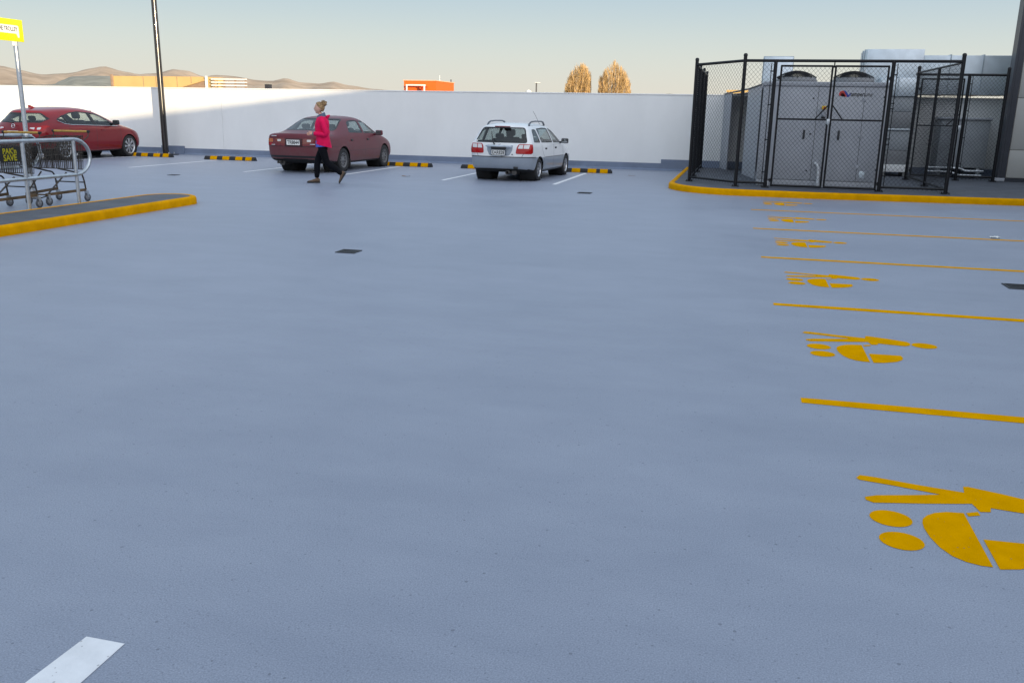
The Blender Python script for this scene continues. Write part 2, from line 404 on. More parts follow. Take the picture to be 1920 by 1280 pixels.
o = MB().tube([(5.93, 22.2, .19), (6.0, 22.19, .175), (6.35, 22.2, .165)], .012, 8).tube([(5.93, 22.2, .121), (5.93, 22.2, .19)], .02, 8)

# ------------------------------------------------------------------ raised platforms with yellow kerbs
def offset_poly(pts, d):
    """offset an open path to its left by d"""
    out = []
    for i, p in enumerate(pts):
        a = Vector(pts[max(i - 1, 0)]); b = Vector(pts[min(i + 1, len(pts) - 1)])
        tv = (b - a).normalized(); n = Vector((-tv.y, tv.x)); out.append((p[0] + n.x * d, p[1] + n.y * d))
    return out
def kerb(name, label, path, h=.12, wd=.12, mt=None, side=1):
    o = thing(name, label, 'kerb', (path[len(path) // 2][0], path[len(path) // 2][1], 0))
    prof = [(0, 0), (.0, h * .72), (.012, h * .93), (.035, h), (wd, h), (wd, 0)]
    vs, fs = [], []; P = len(prof)
    rows = [offset_poly(path, q[0] * side) for q in prof]
    for i in range(len(path)):
        for k in range(P): vs.append((rows[k][i][0], rows[k][i][1], prof[k][1]))
    for i in range(len(path) - 1):
        for k in range(P - 1):
            fs.append((i * P + k, (i + 1) * P + k, (i + 1) * P + k + 1, i * P + k + 1))
    mb = MB().add(vs, fs, 0, True); mb.add(vs[:P], [list(range(P))]); mb.add(vs[-P:], [list(range(P))])
    mb.build('kerb_edge', mt or M['yellow_kerb'], o, True)
    return rows
def arc(c, r, a0, a1, n): return [(c[0] + r * math.cos(R(a0 + (a1 - a0) * i / n)), c[1] + r * math.sin(R(a0 + (a1 - a0) * i / n))) for i in range(n + 1)]
# plant enclosure platform
path = [(-1.5, 24.98), (-1.5, 21.5), (-1.49, 19.9)] + arc((.0, 19.25), 1.50, 170, 268, 12)[1:] + [(1.2, 17.72), (3.0, 17.86), (5.0, 18.02), (8.0, 18.26)]
rows = kerb('kerb', 'long yellow painted kerb curving round the fenced plant platform', path, side=1)
inner = rows[-1]
slab = MB().prism(inner + [(8.0, 24.98)], .001, .116).build('pavement', M['slab']); tag(slab, kind='structure')
# trolley bay island
path = [(-8.17, -3.0), (-8.19, 8.5), (-8.28, 12.1)] + arc((-8.74, 12.14), .46, 0, 180, 12)[1:] + [(-9.22, 8.5), (-9.2, -3.0)]
rows = kerb('kerb', 'yellow painted kerb with a rounded end round the trolley bay island', path, side=1, wd=.09)
inner = rows[-1]
slab = MB().prism(inner, .001, .116).build('pavement', M['slab']); tag(slab, kind='structure')

# ------------------------------------------------------------------ painted markings
def strip(name, label, cat, x0, y0, x1, y1, wd, mt, group, z=.0016, taper=True):
    o = thing(name, label, cat, ((x0 + x1) / 2, (y0 + y1) / 2, 0), 0, group)
    a = Vector((x0, y0)); b = Vector((x1, y1)); tv = (b - a).normalized(); n = Vector((-tv.y, tv.x)) * wd / 2
    L = (b - a).length; k = max(2, int(L / .35)); lft = []; rgt = []
    for i in range(k + 1):
        p = a + tv * L * i / k; j = noise.noise(Vector((p.x * 3, p.y * 3, 1))) * .0015; q = noise.noise(Vector((p.x * 3, p.y * 3, 9))) * .0015
        e = .86 if i in (0, k) else 1
        off = tv * (.012 if i == 0 else 0)
        lft.append(p + n * e + n.normalized() * j); rgt.append(p - n * e + n.normalized() * q)
    MB().sheet(lft + rgt[::-1], z).build('paint', mt, o, True)
    return o
YL = [(.411, 4.84, 'thick nearest'), (.335, 7.44, 'second nearest'), (.274, 10.0, 'middle'), (.205, 12.62, 'second farthest'), (.187, 15.2, 'thinnest farthest')]
for (x, y, nm) in YL:
    strip('bay_line', f'{nm} yellow line of the five crossing the deck at right', 'road marking', x, y, 5.4, y + .02, .105, M['yellow'], 'yellow parent bay lines')
strip('bay_line', 'yellow bay line nearest the store, below the nearest pram symbol', 'road marking', .47, 2.2, 5.4, 2.22, .105, M['yellow'], 'yellow parent bay lines')
ICON = dict(
 body=[(.01, .69), (.03, .725), (.09, .72), (.25, .685), (.43, .655), (.44, .72), (.46, .725), (.58, .685), (.70, .635), (.717, .59), (.705, .535), (.67, .50), (.58, .51), (.50, .522), (.49, .48), (.45, .47), (.435, .545), (.39, .53), (.25, .49), (.05, .44), (.022, .46), (.022, .49), (.07, .52), (.20, .56), (.33, .605), (.16, .645), (.02, .67)],
 bar=[(.392, .443), (.44, .468), (.442, .435), (.395, .412)],
 hood=[(.205, .25), (.207, .297), (.216, .338), (.238, .376), (.272, .409), (.32, .432), (.383, .44), (.383, -.004), (.346, -.005), (.301, .010), (.262, .042), (.232, .10), (.213, .175)],
 tray=[(.402, .215), (.60, .225), (.605, .17), (.59, .11), (.55, .055), (.47, .005), (.402, -.015)])
def ell(cx, cy, a, b): return [(cx + a * math.cos(2 * math.pi * i / 24), cy + b * math.sin(2 * math.pi * i / 24)) for i in range(24)]
ICON['head'] = ell(.80, .555, .082, .075); ICON['w1'] = ell(.095, .305, .078, .073); ICON['w2'] = ell(.105, .115, .078, .073)
PN = ['largest yellow pram symbol, cut off by the frame edge', 'second largest yellow pram symbol with a full head', 'yellow pram symbol third from the nearest', 'yellow pram symbol fourth from the nearest', 'second smallest yellow pram symbol', 'smallest faint yellow pram symbol beside the platform kerb']
for k in range(-1, 5):
    ox = .5 + (-.0 if k else 0) + (.07 if k < 0 else -.03 * k); oy = 5.79 + 2.59 * k - (.10 if k < 0 else 0)
    o = thing('pram_symbol', PN[k + 1] + ' painted on the deck', 'road marking', (ox + .4, oy + .35, 0), 0, 'painted pram symbols')
    b = MB()
    for n_, P in ICON.items(): b.sheet([(ox + p[0], oy + p[1]) for p in P], .0016)
    b.build('paint', M['yellow'], o, True)
WL = [(-17.62, 20.6, 23.35, 'white bay line beside the red hatchback'), (-14.6, 18.94, 22.8, 'white bay line ending at the wheel stop left of the maroon car'), (-11.45, 18.94, 22.8, 'white bay line left of the maroon sedan'), (-9.02, 19.3, 22.75, 'white bay line right of the maroon sedan, behind the walking woman'), (-6.42, 18.75, 22.75, 'white bay line left of the white hatchback'), (-3.9, 18.75, 22.75, 'white bay line right of the white hatchback')]
for x, y0, y1, lb in WL: strip('bay_line', lb, 'road marking', x, y0, x, y1, .10, M['white_paint'], 'white bay lines by the parapet')
strip('bay_line', 'white stripe end in the near left corner of the deck', 'road marking', -1.675, -3.5, -1.675, 1.885, .15, M['white_paint'], 'white bay lines by the camera')

# ------------------------------------------------------------------ wheel stops
def wheel_stop(x0, y0, label):
    o = thing('wheel_stop', label, 'wheel stop', (x0 + .82, y0, 0), R(-.5), 'wheel stops by the parapet')
    prof = [(-.075, 0), (-.06, .045), (-.035, .098), (.035, .098), (.06, .045), (.075, 0)]
    Mx = lambda x: Matrix(((0, 0, 1, x), (1, 0, 0, 0), (0, 1, 0, .003), (0, 0, 0, 1)))
    b = MB(); b.prism(prof, -.80, .80, 0, Mx(0))
    b.prism([(p[0] * .8, p[1] * .7) for p in prof], .8, .825, 0, Mx(0)); b.prism([(p[0] * .8, p[1] * .7) for p in prof], -.825, -.8, 0, Mx(0))
    b.build('rubber_body', M['black_rubber'], o)
    pr2 = [(-.0765, .004), (-.062, .046), (-.036, .1005), (.036, .1005), (.062, .046), (.0765, .004)]
    for xa, xb in ((-.62, -.40), (-.22, .0), (.20, .42), (.52, .72)):
        MB().prism(pr2, xa, xb, 0, Mx(0)).build('reflector', M['yellow'], o)
    return o
for x, lb in ((-18.05, 'yellow and black wheel stop at the nose of the red hatchback'), (-15.12, 'yellow and black wheel stop standing clear between the red and maroon cars'), (-12.5, 'wheel stop half hidden in front of the maroon sedan'), (-9.8, 'yellow and black wheel stop right of the maroon sedan'), (-7.33, 'wheel stop showing one end left of the white hatchback'), (-4.9, 'yellow and black wheel stop right of the white hatchback')):
    wheel_stop(x, 22.98 if x > -17 else 23.3, lb)

# ------------------------------------------------------------------ drains and litter
def drain(x, y, rz, label, sz=.22):
    o = thing('floor_drain', label, 'drain', (x, y, 0), rz, 'floor drains')
    h = sz / 2
    b = MB()
    for a in ((-h, -h, h, -h + .018), (-h, h - .018, h, h), (-h, -h + .018, -h + .018, h - .018), (h - .018, -h + .018, h, h - .018)):
        b.box((a[0], a[1], .001), (a[2], a[3], .008))
    b.build('drain_frame', M['grille'], o)
    b = MB(); n = 7
    for i in range(n):
        y0 = -h + .03 + i * (sz - .06) / n
        b.box((-h + .02, y0, .001), (h - .02, y0 + .012, .006))
    b.build('grate', M['grille'], o)
    MB().box((-h + .018, -h + .018, .0005), (h - .018, h - .018, .0022)).build('sump', M['text_black'], o)
drain(-4.06, 8.73, R(1), 'square cast iron drain grate in the middle of the deck')
drain(2.60, 9.02, R(1), 'dark drain grate cut off at the right edge of the deck', .26)
drain(-2.92, 17.0, 0, 'distant drain grate in front of the white hatchback line', .26)
drain(-12.2, 17.3, 0, 'small far drain left of the maroon car', .2)
def leaf(x, y, rz, label, mt, s=.07):
    o = thing('dry_leaf', label, 'leaf', (x, y, .006), rz)
    vs = []; fs = []
    for i in range(7):
        t_ = i / 6; wv = math.sin(t_ * math.pi) ** .8 * .42 * s; xx = (t_ - .5) * 2 * s
        vs += [(xx, -wv, .02 * s * 10 * abs(t_ - .4)), (xx, 0, .004), (xx, wv, .03 * s * 10 * abs(t_ - .6))]
    for i in range(6):
        a = i * 3; fs += [(a, a + 3, a + 4, a + 1), (a + 1, a + 4, a + 5, a + 2)]
    MB().add(vs, fs, 0, True).build('blade', mt, o)
brn = mat('dry_leaf_brown', (.20, .10, .04), .8)
leaf(-2.66, 22.3, .5, 'curled brown dead leaf on the deck right of the white car', brn, .09)
leaf(-7.53, 19.4, .1, 'flat brown dead leaf on the deck right of the maroon car', brn, .10)
o = thing('paper_scrap', 'crumpled white paper scrap lying on a yellow bay line', 'litter', (3.29, 12.8, .005))
bm = bmesh.new(); bmesh.ops.create_grid(bm, x_segments=6, y_segments=5, size=.06)
for v in bm.verts: v.co.z = .012 + .02 * noise.noise(v.co * 40); v.co.y *= .75
MB().bm(bm).build('sheet', M['plate_white'], o)
# ------------------------------------------------------------------ chain link helpers
def chain_link(mb, p0, p1, z0, z1, pitch=.082, r=.0024):
    """woven wire between two plan points; two families of slanted wires"""
    p0 = Vector((p0[0], p0[1])); p1 = Vector((p1[0], p1[1])); L = (p1 - p0).length; d = (p1 - p0) / L; H = z1 - z0
    nrm = Vector((-d.y, d.x, 0)) * r
    slope = 1.12
    for fam in (1, -1):
        run = H / slope
        k = -run - pitch if fam > 0 else 0.0
        end = L if fam > 0 else L + run + pitch
        while k < end:
            a, b = k, k + fam * run
            za, zb = z0, z1
            if fam > 0:
                if a < 0: za = z0 + (0 - a) * slope; a = 0
                if b > L: zb = z1 - (b - L) * slope; b = L
            else:
                if a > L: za = z0 + (a - L) * slope; a = L
                if b < 0: zb = z1 - (0 - b) * slope; b = 0
            if zb - za > .03:
                P = p0 + d * a; Q = p0 + d * b
                o = nrm * fam
                mb.tube([Vector((P.x, P.y, za)) + o, Vector((Q.x, Q.y, zb)) + o], r, 3, caps=False, smooth=False)
            k += pitch
    return mb
PZ = .118
def post(t, x, y, top, r=.034, foot=True, cap=True, name='post'):
    b = MB().tube([(x, y, PZ), (x, y, top)], r, 12)
    if cap: b.lathe([(r * 1.12, 0), (r * 1.12, .03), (r * .7, .05), (0, .055)], 12, 0, Matrix.Translation((x, y, top)))
    o = b.build(name, M['black_metal'], t, True)
    if foot:
        f = MB().rbox((x - .075, y - .075, PZ - .002), (x + .075, y + .075, PZ + .012), .004)
        for sx in (-1, 1):
            for sy in (-1, 1): f.tube([(x + sx * .055, y + sy * .055, PZ + .01), (x + sx * .055, y + sy * .055, PZ + .032)], .009, 6)
        f.build('base_plate', M['black_metal'], o, True)
    return o
def clips(mb, x, y, zs, dx=.05, dy=0.0):
    for z in zs: mb.tube([(x, y, z), (x + dx, y + dy, z)], .011, 6).tube([(x + dx, y + dy, z - .02), (x + dx, y + dy, z + .02)], .009, 6)

FY = 18.60
fence = thing('chain_link_fence', 'tall black chain link fence round the grey plant unit on the kerbed platform', 'fence', (1.3, 20, .12))
TOP = 2.545
A, B_, C_, D_, E_ = (-1.10, 19.62), (-.12, FY), (.46, FY), (2.60, FY), (3.80, FY)
LB = (-1.10, 24.6)
BK = (3.72, 22.62)
for p, top in ((A, 2.60), (B_, 2.63), (C_, 2.545), (D_, 2.545), (E_, 2.64)): post(fence, *p, top, .036, True, p not in (C_, D_))
for y in (21.25, 22.95, 24.6): post(fence, -1.10, y, 2.56, .032)
post(fence, 3.765, 20.55, 2.52, .030, True, False)
post(fence, *BK, 2.62, .036)
rail = MB()
rail.tube([(*A, TOP - .03), (*B_, TOP)], .028, 10); rail.tube([(*B_, TOP), (*E_, TOP)], .028, 10)
rail.tube([(*A, TOP - .03), (*LB, TOP - .03)], .022, 10); rail.tube([(*E_, TOP - .02), (*BK, TOP - .02)], .022, 10)
rail.tube([(1.545, FY, TOP), (1.545, FY, 2.42)], .012, 8)
rail.build('top_rail', M['black_metal'], fence, True)
rail = MB(); zb = .205
rail.tube([(*A, zb), (*B_, zb)], .022, 10); rail.tube([(*B_, zb), (*C_, zb)], .022, 10)
MB().tube([(*D_, zb), (*E_, zb)], .022, 10).tube([(*E_, zb), (*BK, zb)], .02, 10).build('bottom_rail', M['black_metal'], fence, True)
rail.tube([(*A, zb), (*LB, zb)], .018, 10)
rail.build('bottom_rail', M['black_metal'], fence, True)
for (a, b, z0) in ((A, B_, .14), (B_, C_, .14), (D_, E_, .14), (A, LB, .14), (E_, BK, .14)):
    chain_link(MB(), a, b, z0, TOP - .04).build('wire_mesh', M['black_metal'], fence, True)
for xx, dx, zs_ in ((C_[0] - .03, -.05, (.42, 1.05, 1.72, 2.35)), (D_[0] + .03, .05, (.42, 1.02, 1.12, 1.68, 1.78, 2.3))):
    tb = MB().tube([(xx + dx * .9, FY - .01, .2), (xx + dx * .9, FY - .01, 2.5)], .008, 6)
    clips(tb, xx, FY - .01, zs_, dx)
    tb.build('tension_bar', M['black_metal'], fence, True)

def gate(x0, x1, y, z0, z1, zm, label, group, hinge, brace, latch=None):
    g = thing('mesh_gate', label, 'gate', ((x0 + x1) / 2, y, .12), 0, group)
    f = MB(); r = .019
    f.tube([(x0, y, z0), (x0, y, z1)], r, 10).tube([(x1, y, z0), (x1, y, z1)], r, 10).tube([(x0, y, z1), (x1, y, z1)], r, 10).tube([(x0, y, z0), (x1, y, z0)], r * 1.15, 10).tube([(x0, y, zm), (x1, y, zm)], r * .9, 10)
    for xx in (x0, x1):
        for zz_ in (z0, z1): f.ball((xx, y, zz_), r * 1.03, seg=8)
    f.build('frame', M['black_metal'], g, True)
    for (a, b) in brace: MB().tube([a, b], .013, 8).build('brace', M['black_metal'], g, True)
    chain_link(MB(), (x0, y), (x1, y), z0 + .02, zm - .015).build('wire_mesh', M['black_metal'], g, True)
    chain_link(MB(), (x0, y), (x1, y), zm + .015, z1 - .02).build('wire_mesh', M['black_metal'], g, True)
    hx = x0 if hinge < 0 else x1
    for hz in (z0 + .1, z1 - .22):
        h = MB().tube([(hx, y, hz), (hx + hinge * .075, y, hz)], .014, 8).tube([(hx + hinge * .035, y - .02, hz - .035), (hx + hinge * .035, y - .02, hz + .035)], .016, 8)
        h.build('hinge', M['black_metal'], g, True)
    if latch:
        MB().rbox((latch[0] - .03, y - .045, latch[1] - .05), (latch[0] + .03, y - .02, latch[1] + .05), .006).tube([(latch[0], y - .04, latch[1] - .07), (latch[0], y - .04, latch[1] + .02)], .01, 8).build('latch', M['galv'], g, True)
    return g
gate(.575, 1.515, FY, .165, 2.45, 1.455, 'left leaf of the black mesh double gate in front of the grey unit', 'black mesh gate leaves', -1, [((1.28, FY, 1.46), (1.50, FY, 1.72))], (1.53, 1.42))
gate(1.575, 2.525, FY, .165, 2.45, 1.455, 'right leaf of the black mesh double gate under the printed unit logo', 'black mesh gate leaves', 1, [((1.59, FY, 1.72), (1.79, FY, 1.46))])
# rear fence of the walkway with its own gate
rf = thing('chain_link_fence', 'narrow black chain link panel beside the charcoal corner of the grey building', 'fence', (5.2, 22.95, .12))
for x, tp in ((4.86, 2.52), (5.66, 2.62)): post(rf, x, 22.95, tp, .036, True, x > 5)
MB().tube([(BK[0], 22.95, 2.5), (5.66, 22.95, 2.5)], .028, 10).build('top_rail', M['black_metal'], rf, True)
MB().tube([(4.86, 22.95, .22), (5.66, 22.95, .22)], .022, 10).build('bottom_rail', M['black_metal'], rf, True)
chain_link(MB(), (4.86, 22.95), (5.66, 22.95), .14, 2.48).build('wire_mesh', M['black_metal'], rf, True)
tb = MB().tube([(4.93, 22.94, .2), (4.93, 22.94, 2.47)], .008, 6); clips(tb, 4.88, 22.94, (.5, 1.1, 1.7, 2.3), .05)
tb.build('tension_bar', M['black_metal'], rf, True)
gate(3.87, 4.76, 22.95, .22, 2.40, 1.36, 'single black mesh gate at the back of the walkway', 'black mesh gate leaves', -1, [((4.5, 22.95, 1.37), (4.75, 22.95, 1.62))], (4.79, 1.32))

# ------------------------------------------------------------------ the big condensing unit
UX0, UX1, UY0, UY1 = .28, 2.66, 19.02, 20.95
u = thing('condensing_unit', 'large pale grey air conditioning unit with two roof fans behind the black mesh gates', 'air conditioner', ((UX0 + UX1) / 2, 20, .12))
o = MB(); o.rbox((UX0, UY0, .26), (UX1, UY1, 2.085), .012); o.build('cabinet', M['unit'], u, True)
MB().rbox((UX0 - .015, UY0 - .015, 2.088), (UX1 + .015, UY1 + .015, 2.175), .012).build('lid', M['unit'], u, True)
MB().rbox((UX0 + .01, UY0 + .012, .12), (UX1 - .01, UY1, .257), .01).build('plinth', M['unit'], u, True)
seam = MB()
for x in (1.335, 2.20): seam.box((x - .004, UY0 - .0015, .27), (x + .004, UY0 + .004, 2.08))
seam.build('panel_seam', M['unit_dark'], u, True)
for x in (1.13, 1.79):
    MB().rbox((x - .02, UY0 - .02, 1.07), (x + .02, UY0 + .003, 1.25), .006).build('door_handle', M['unit_dark'], u, True)
for (x, z) in ((1.25, 1.17), (1.25, 1.86), (1.60, 1.86), (1.60, 1.17), (1.25, .45), (1.60, .45), (2.56, .5), (2.56, 1.9)):
    MB().lathe([(0, .012), (.014, .012), (.017, 0)], 10, 0, Matrix.Translation((x, UY0, z)) @ Matrix.Rotation(R(90), 4, 'X')).build('latch', M['unit_dark'], u, True)
for z in (.55, 1.16, 1.85): MB().rbox((2.165, UY0 - .014, z - .04), (2.235, UY0 + .002, z + .04), .004).build('hinge', M['unit'], u, True)
# fans
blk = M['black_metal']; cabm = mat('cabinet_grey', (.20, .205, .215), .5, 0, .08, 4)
for fx in (.93, 2.04):
    f = MB().lathe([(.40, 0), (.42, .015), (.385, .10), (.37, .115), (.35, .10), (.345, .0)], 40, 0, Matrix.Translation((fx, 19.85, 2.172))).build('fan_shroud', cabm, u, True)
    g = MB()
    for k in range(14):
        rr = .03 + k * .0275; zz_ = 2.172 + .115 + .13 * (1 - (rr / .40) ** 2)
        g.tube([(fx + rr * math.cos(a), 19.85 + rr * math.sin(a), zz_) for a in [2 * math.pi * i / 36 for i in range(36)]], .007, 4, closed=True)
    for k in range(16):
        a = 2 * math.pi * k / 16
        g.tube([(fx + rr * math.cos(a), 19.85 + rr * math.sin(a), 2.172 + .11 + .13 * (1 - (rr / .40) ** 2)) for rr in (.02, .1, .2, .3, .37, .39)], .005, 4)
    for k in range(8):
        a = 2 * math.pi * k / 8; g.tube([(fx + .385 * math.cos(a), 19.85 + .385 * math.sin(a), 2.27), (fx + .385 * math.cos(a), 19.85 + .385 * math.sin(a), 2.305)], .008, 5)
    g.build('fan_guard', blk, u, True)
    g = MB().lathe([(0, .06), (.09, .06), (.1, 0), (0, 0)], 20, 0, Matrix.Translation((fx, 19.85, 2.24)))
    for k in range(5):
        a = 2 * math.pi * k / 5 + .3
        Mx = Matrix.Translation((fx, 19.85, 2.26)) @ Matrix.Rotation(a, 4, 'Z') @ Matrix.Rotation(R(28), 4, 'X')
        g.prism([(.08, -.05), (.2, -.10), (.33, -.10), (.335, .08), (.2, .07), (.08, .05)], -.004, .004, 0, Mx)
    g.build('fan_blade', blk, u, True)
# side coil fins (left face)
fin = MB()
for i in range(34): fin.box((UX0 - .010, UY0 + .08 + i * .053, .35), (UX0 - .001, UY0 + .088 + i * .053, 2.05))
fin.build('coil_fins', M['unit_dark'], u, True)
# logo: red and blue twist with the printed word
red = mat('logo_red', (.55, .04, .03), .4); blu = mat('logo_blue', (.03, .06, .40), .4)
V = lambda x, z: Matrix(((1, 0, 0, x), (0, 0, -1, UY0 - .0015), (0, 1, 0, z), (0, 0, 0, 1)))
lg = thing('logo', 'x', 'x'); bpy.data.objects.remove(lg)
b = MB(); b.prism([(0, .06), (.02, .10), (.06, .12), (.10, .105), (.14, .05), (.155, .01), (.125, .0), (.10, .05), (.07, .075), (.045, .055), (.035, .015), (.01, .02)], 0, .001, 0, V(1.715, 1.895))
lo = b.build('logo', [red, blu], u, True)
b = MB(); b.prism([(.085, .115), (.12, .115), (.165, .06), (.185, .03), (.195, .06), (.215, .075), (.215, .04), (.20, .005), (.165, -.01), (.135, .02), (.16, .0), (.13, .065)][:9] , 0, .0016, 0, V(1.715, 1.898))
b.build('logo_wave', blu, lo, True)
tm = text_mb('temper', .115, V(1.93, 1.945), .0006, 'LEFT', .0028, sx=.74); tm = text_mb('zone', .115, V(2.175, 1.945), .0006, 'LEFT', .0004, 0, tm, .74)
tm.build('brand_lettering', M['text_black'], u, True)
# isolator switch, label, condensate pipe
sw = MB().rbox((1.43, UY0 - .07, 1.52), (1.50, UY0 + .001, 1.70), .008).build('isolator_box', M['unit'], u, True)
yel = mat('switch_yellow', (.75, .50, .02), .4)
b = MB().rbox((1.415, UY0 - .078, 1.65), (1.51, UY0 - .0705, 1.72), .003); b.build('switch_plate', yel, sw, True)
b = MB().tube([(1.463, UY0 - .10, 1.64), (1.463, UY0 - .10, 1.70)], .012, 8).tube([(1.463, UY0 - .075, 1.68), (1.463, UY0 - .105, 1.68)], .016, 10); b.build('switch_knob', red, sw, True)
MB().box((1.43, UY0 - .004, 1.475), (1.51, UY0 - .0005, 1.505)).build('warning_label', M['text_black'], u, True)
MB().tube([(1.405, UY0 + .01, .60), (1.405, UY0 - .06, .605), (1.435, UY0 - .085, .585), (1.465, UY0 - .09, .52), (1.475, UY0 - .09, .40), (1.48, UY0 - .09, .13)], .027, 12).build('drain_pipe', mat('white_pvc', (.62, .64, .67), .35), u, True)
MB().rbox((2.255, UY0 - .004, .33), (2.36, UY0 - .0005, .47), .002).build('rating_plate', M['duct'], u, True)
ft = MB().tube([(.36, 18.98, .125), (.36, 18.98, .20), (.52, 18.98, .20), (.52, 18.98, .125)], .018, 8); ft.build('lifting_lug', M['galv'], u, True)

# folded screen joining the parapet to the unit, with a deep recess between its two leaves
t = thing('sheet_metal_screen', 'folded grey metal screen joining the white parapet to the left side of the plant unit', 'screen', (-.2, 23, .12))
def leaf_panel(pts, tops):
    b = MB()
    for i in range(len(pts) - 1):
        (x0, y0), (x1, y1) = pts[i], pts[i + 1]; h = .025
        b.add([(x0, y0, .12), (x1, y1, .12), (x1, y1, tops[i + 1]), (x0, y0, tops[i]), (x0 + h, y0 + h, .12), (x1 + h, y1 + h, .12), (x1 + h, y1 + h, tops[i + 1]), (x0 + h, y0 + h, tops[i])], [(0, 1, 2, 3), (7, 6, 5, 4), (0, 3, 7, 4), (1, 5, 6, 2), (3, 2, 6, 7)])
    b.build('screen_panel', M['unit'], t, True)
leaf_panel([(-.62, 24.97), (-.42, 24.15)], [2.03, 2.06])
leaf_panel([(-.02, 22.6), (.10, 21.9), (.27, 20.96)], [2.11, 2.13, 2.17])
b = MB(); b.prism([(-.60, 24.97), (-.41, 24.17), (-.01, 22.6), (.11, 21.9), (.27, 20.97), (1.4, 20.97), (1.4, 24.97)], 2.03, 2.045, 0); b.build('recess_shade_roof', M['unit'], t, True)  # roof sheet added over the recess so that it falls into shade
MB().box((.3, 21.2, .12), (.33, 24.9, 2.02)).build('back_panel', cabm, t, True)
MB().tube([(-.62, 24.97, 2.05), (-.42, 24.15, 2.075), (-.02, 22.6, 2.12), (.10, 21.9, 2.145), (.27, 20.96, 2.18)], .02, 6).build('capping', M['dark_flash'], t, True)

# ------------------------------------------------------------------ ducts behind
def duct(name, label, lo, hi, seams_x=(), seams_y=(), group=None, mt=None, extra=None):
    t = thing(name, label, 'duct', ((lo[0] + hi[0]) / 2, (lo[1] + hi[1]) / 2, lo[2]), 0, group)
    MB().rbox(lo, hi, .006).build('duct_casing', mt or M['duct'], t, True)
    for x in seams_x: MB().box((x - .012, lo[1] - .022, lo[2] - .02), (x + .012, hi[1] + .02, hi[2] + .022)).build('flange', M['duct_seam'], t, True)
    for y in seams_y: MB().box((lo[0] - .022, y - .012, lo[2] - .02), (hi[0] + .02, y + .012, hi[2] + .022)).build('flange', M['duct_seam'], t, True)
    return t
duct('roof_duct', 'pale galvanised duct riser showing above the left end of the plant unit', (.33, 25.3, 1.6), (1.06, 26.2, 3.02), (), (25.45, 26.05))
duct('roof_duct', 'tall bright galvanised duct box behind the right fan of the plant unit', (2.78, 24.5, 2.10), (4.10, 25.9, 3.16), (), (24.95, 25.4))
duct('roof_duct', 'long galvanised duct run from the tall duct box to the grey building', (4.11, 24.55, 2.10), (6.2, 25.8, 3.02), (4.72, 5.46))
duct('roof_duct', 'small galvanised duct elbow under the long run near the gate', (3.1, 23.9, 2.03), (3.95, 24.49, 2.46), (3.5,))
cab2 = mat('pale_plenum_grey', (.30, .32, .34), .55, 0, .1, 3)
t = thing('louvred_plenum', 'stack of grey louvre bands between the plant unit and the rear gate', 'plenum', (3.4, 24, .12))
for z0, z1, mt in ((.40, .74, cabm), (.745, 1.22, cab2), (1.27, 1.66, cabm), (1.665, 2.025, cab2)):
    MB().rbox((2.9, 23.95, z0), (3.95, 24.6, z1), .008).build('casing', mt, t, True)
MB().rbox((2.86, 23.92, 1.222), (3.99, 24.6, 1.265), .004).build('ledge', M['duct'], t, True)
MB().rbox((2.86, 23.8, .22), (3.97, 24.6, .395), .006).build('base_frame', M['white_wall'], t, True)
for x in (2.95, 3.4, 3.88): MB().rbox((x - .04, 23.85, .121), (x + .04, 24.5, .218), .005).build('foot', M['concrete'], t, True)
t = thing('wall_unit', 'dark grey mechanical cabinet against the parapet behind the rear fence', 'cabinet', (5.2, 24.5, .12))
MB().rbox((4.62, 24.1, .36), (5.72, 24.9, 1.50), .012).build('casing', cab2, t, True)
MB().rbox((4.58, 24.06, 1.502), (5.75, 24.93, 1.555), .01).build('lid', M['unit'], t, True)
MB().box((5.12, 24.094, .4), (5.135, 24.1, 1.48)).build('door_seam', M['unit_dark'], t, True)
for x in (4.7, 5.6): MB().rbox((x - .05, 24.15, .12), (x + .05, 24.85, .358), .006).build('foot', M['galv'], t, True)
t = thing('conduit', 'grey pipes running low behind the rear fence', 'pipe', (5.0, 23.8, .12))
b = MB().tube([(4.35, 23.9, .36), (5.1, 23.88, .36), (5.25, 23.86, .30), (5.65, 23.86, .30)], .03, 10).tube([(4.35, 23.82, .27), (4.9, 23.8, .27), (5.1, 23.8, .2), (5.6, 23.8, .2)], .025, 10); b.build('pipe', M['galv'], t, True)
t = thing('cable_stub', 'short black cable stub lying on the platform at the right frame edge', 'cable', (6.2, 19.4, .12))
MB().tube([(5.35, 19.0, .15), (5.6, 18.98, .135), (6.1, 18.97, .13), (6.6, 19.02, .13)], .016, 8).build('cable', M['black_rubber'], t, True)

# ------------------------------------------------------------------ lamp post
LX, LY = -17.44, 24.42
t = thing('lamp_post', 'tall slim black lamp post standing against the parapet', 'lamp post', (LX, LY, 0))
MB().tube([(LX, LY, .02), (LX, LY, 1.2), (LX, LY, 4), (LX, LY, 7.4)], [.095, .092, .082, .068], 20).build('pole', mat('black_gloss_pole', (.015, .013, .013), .22, .0, .2, 10, coat=.5), t, True)
o = MB().rbox((LX - .30, LY - .20, .002), (LX + .32, LY + .22, .03), .006).build('base_plate', M['dark_flash'], t, True)
for sx in (-.2, .2):
    for sy in (-.13, .13): MB().tube([(LX + sx, LY + sy, .028), (LX + sx, LY + sy, .085)], .02, 6).build('bolt', M['galv'], o, True)
MB().tube([(LX, LY, 7.38), (LX, LY - .5, 7.5), (LX, LY - 1.1, 7.52)], .035, 10).build('arm', M['black_metal'], t, True)
o = MB().rbox((LX - .16, LY - 1.75, 7.47), (LX + .16, LY - 1.05, 7.56), .03).build('lamp_head', M['black_metal'], t, True)
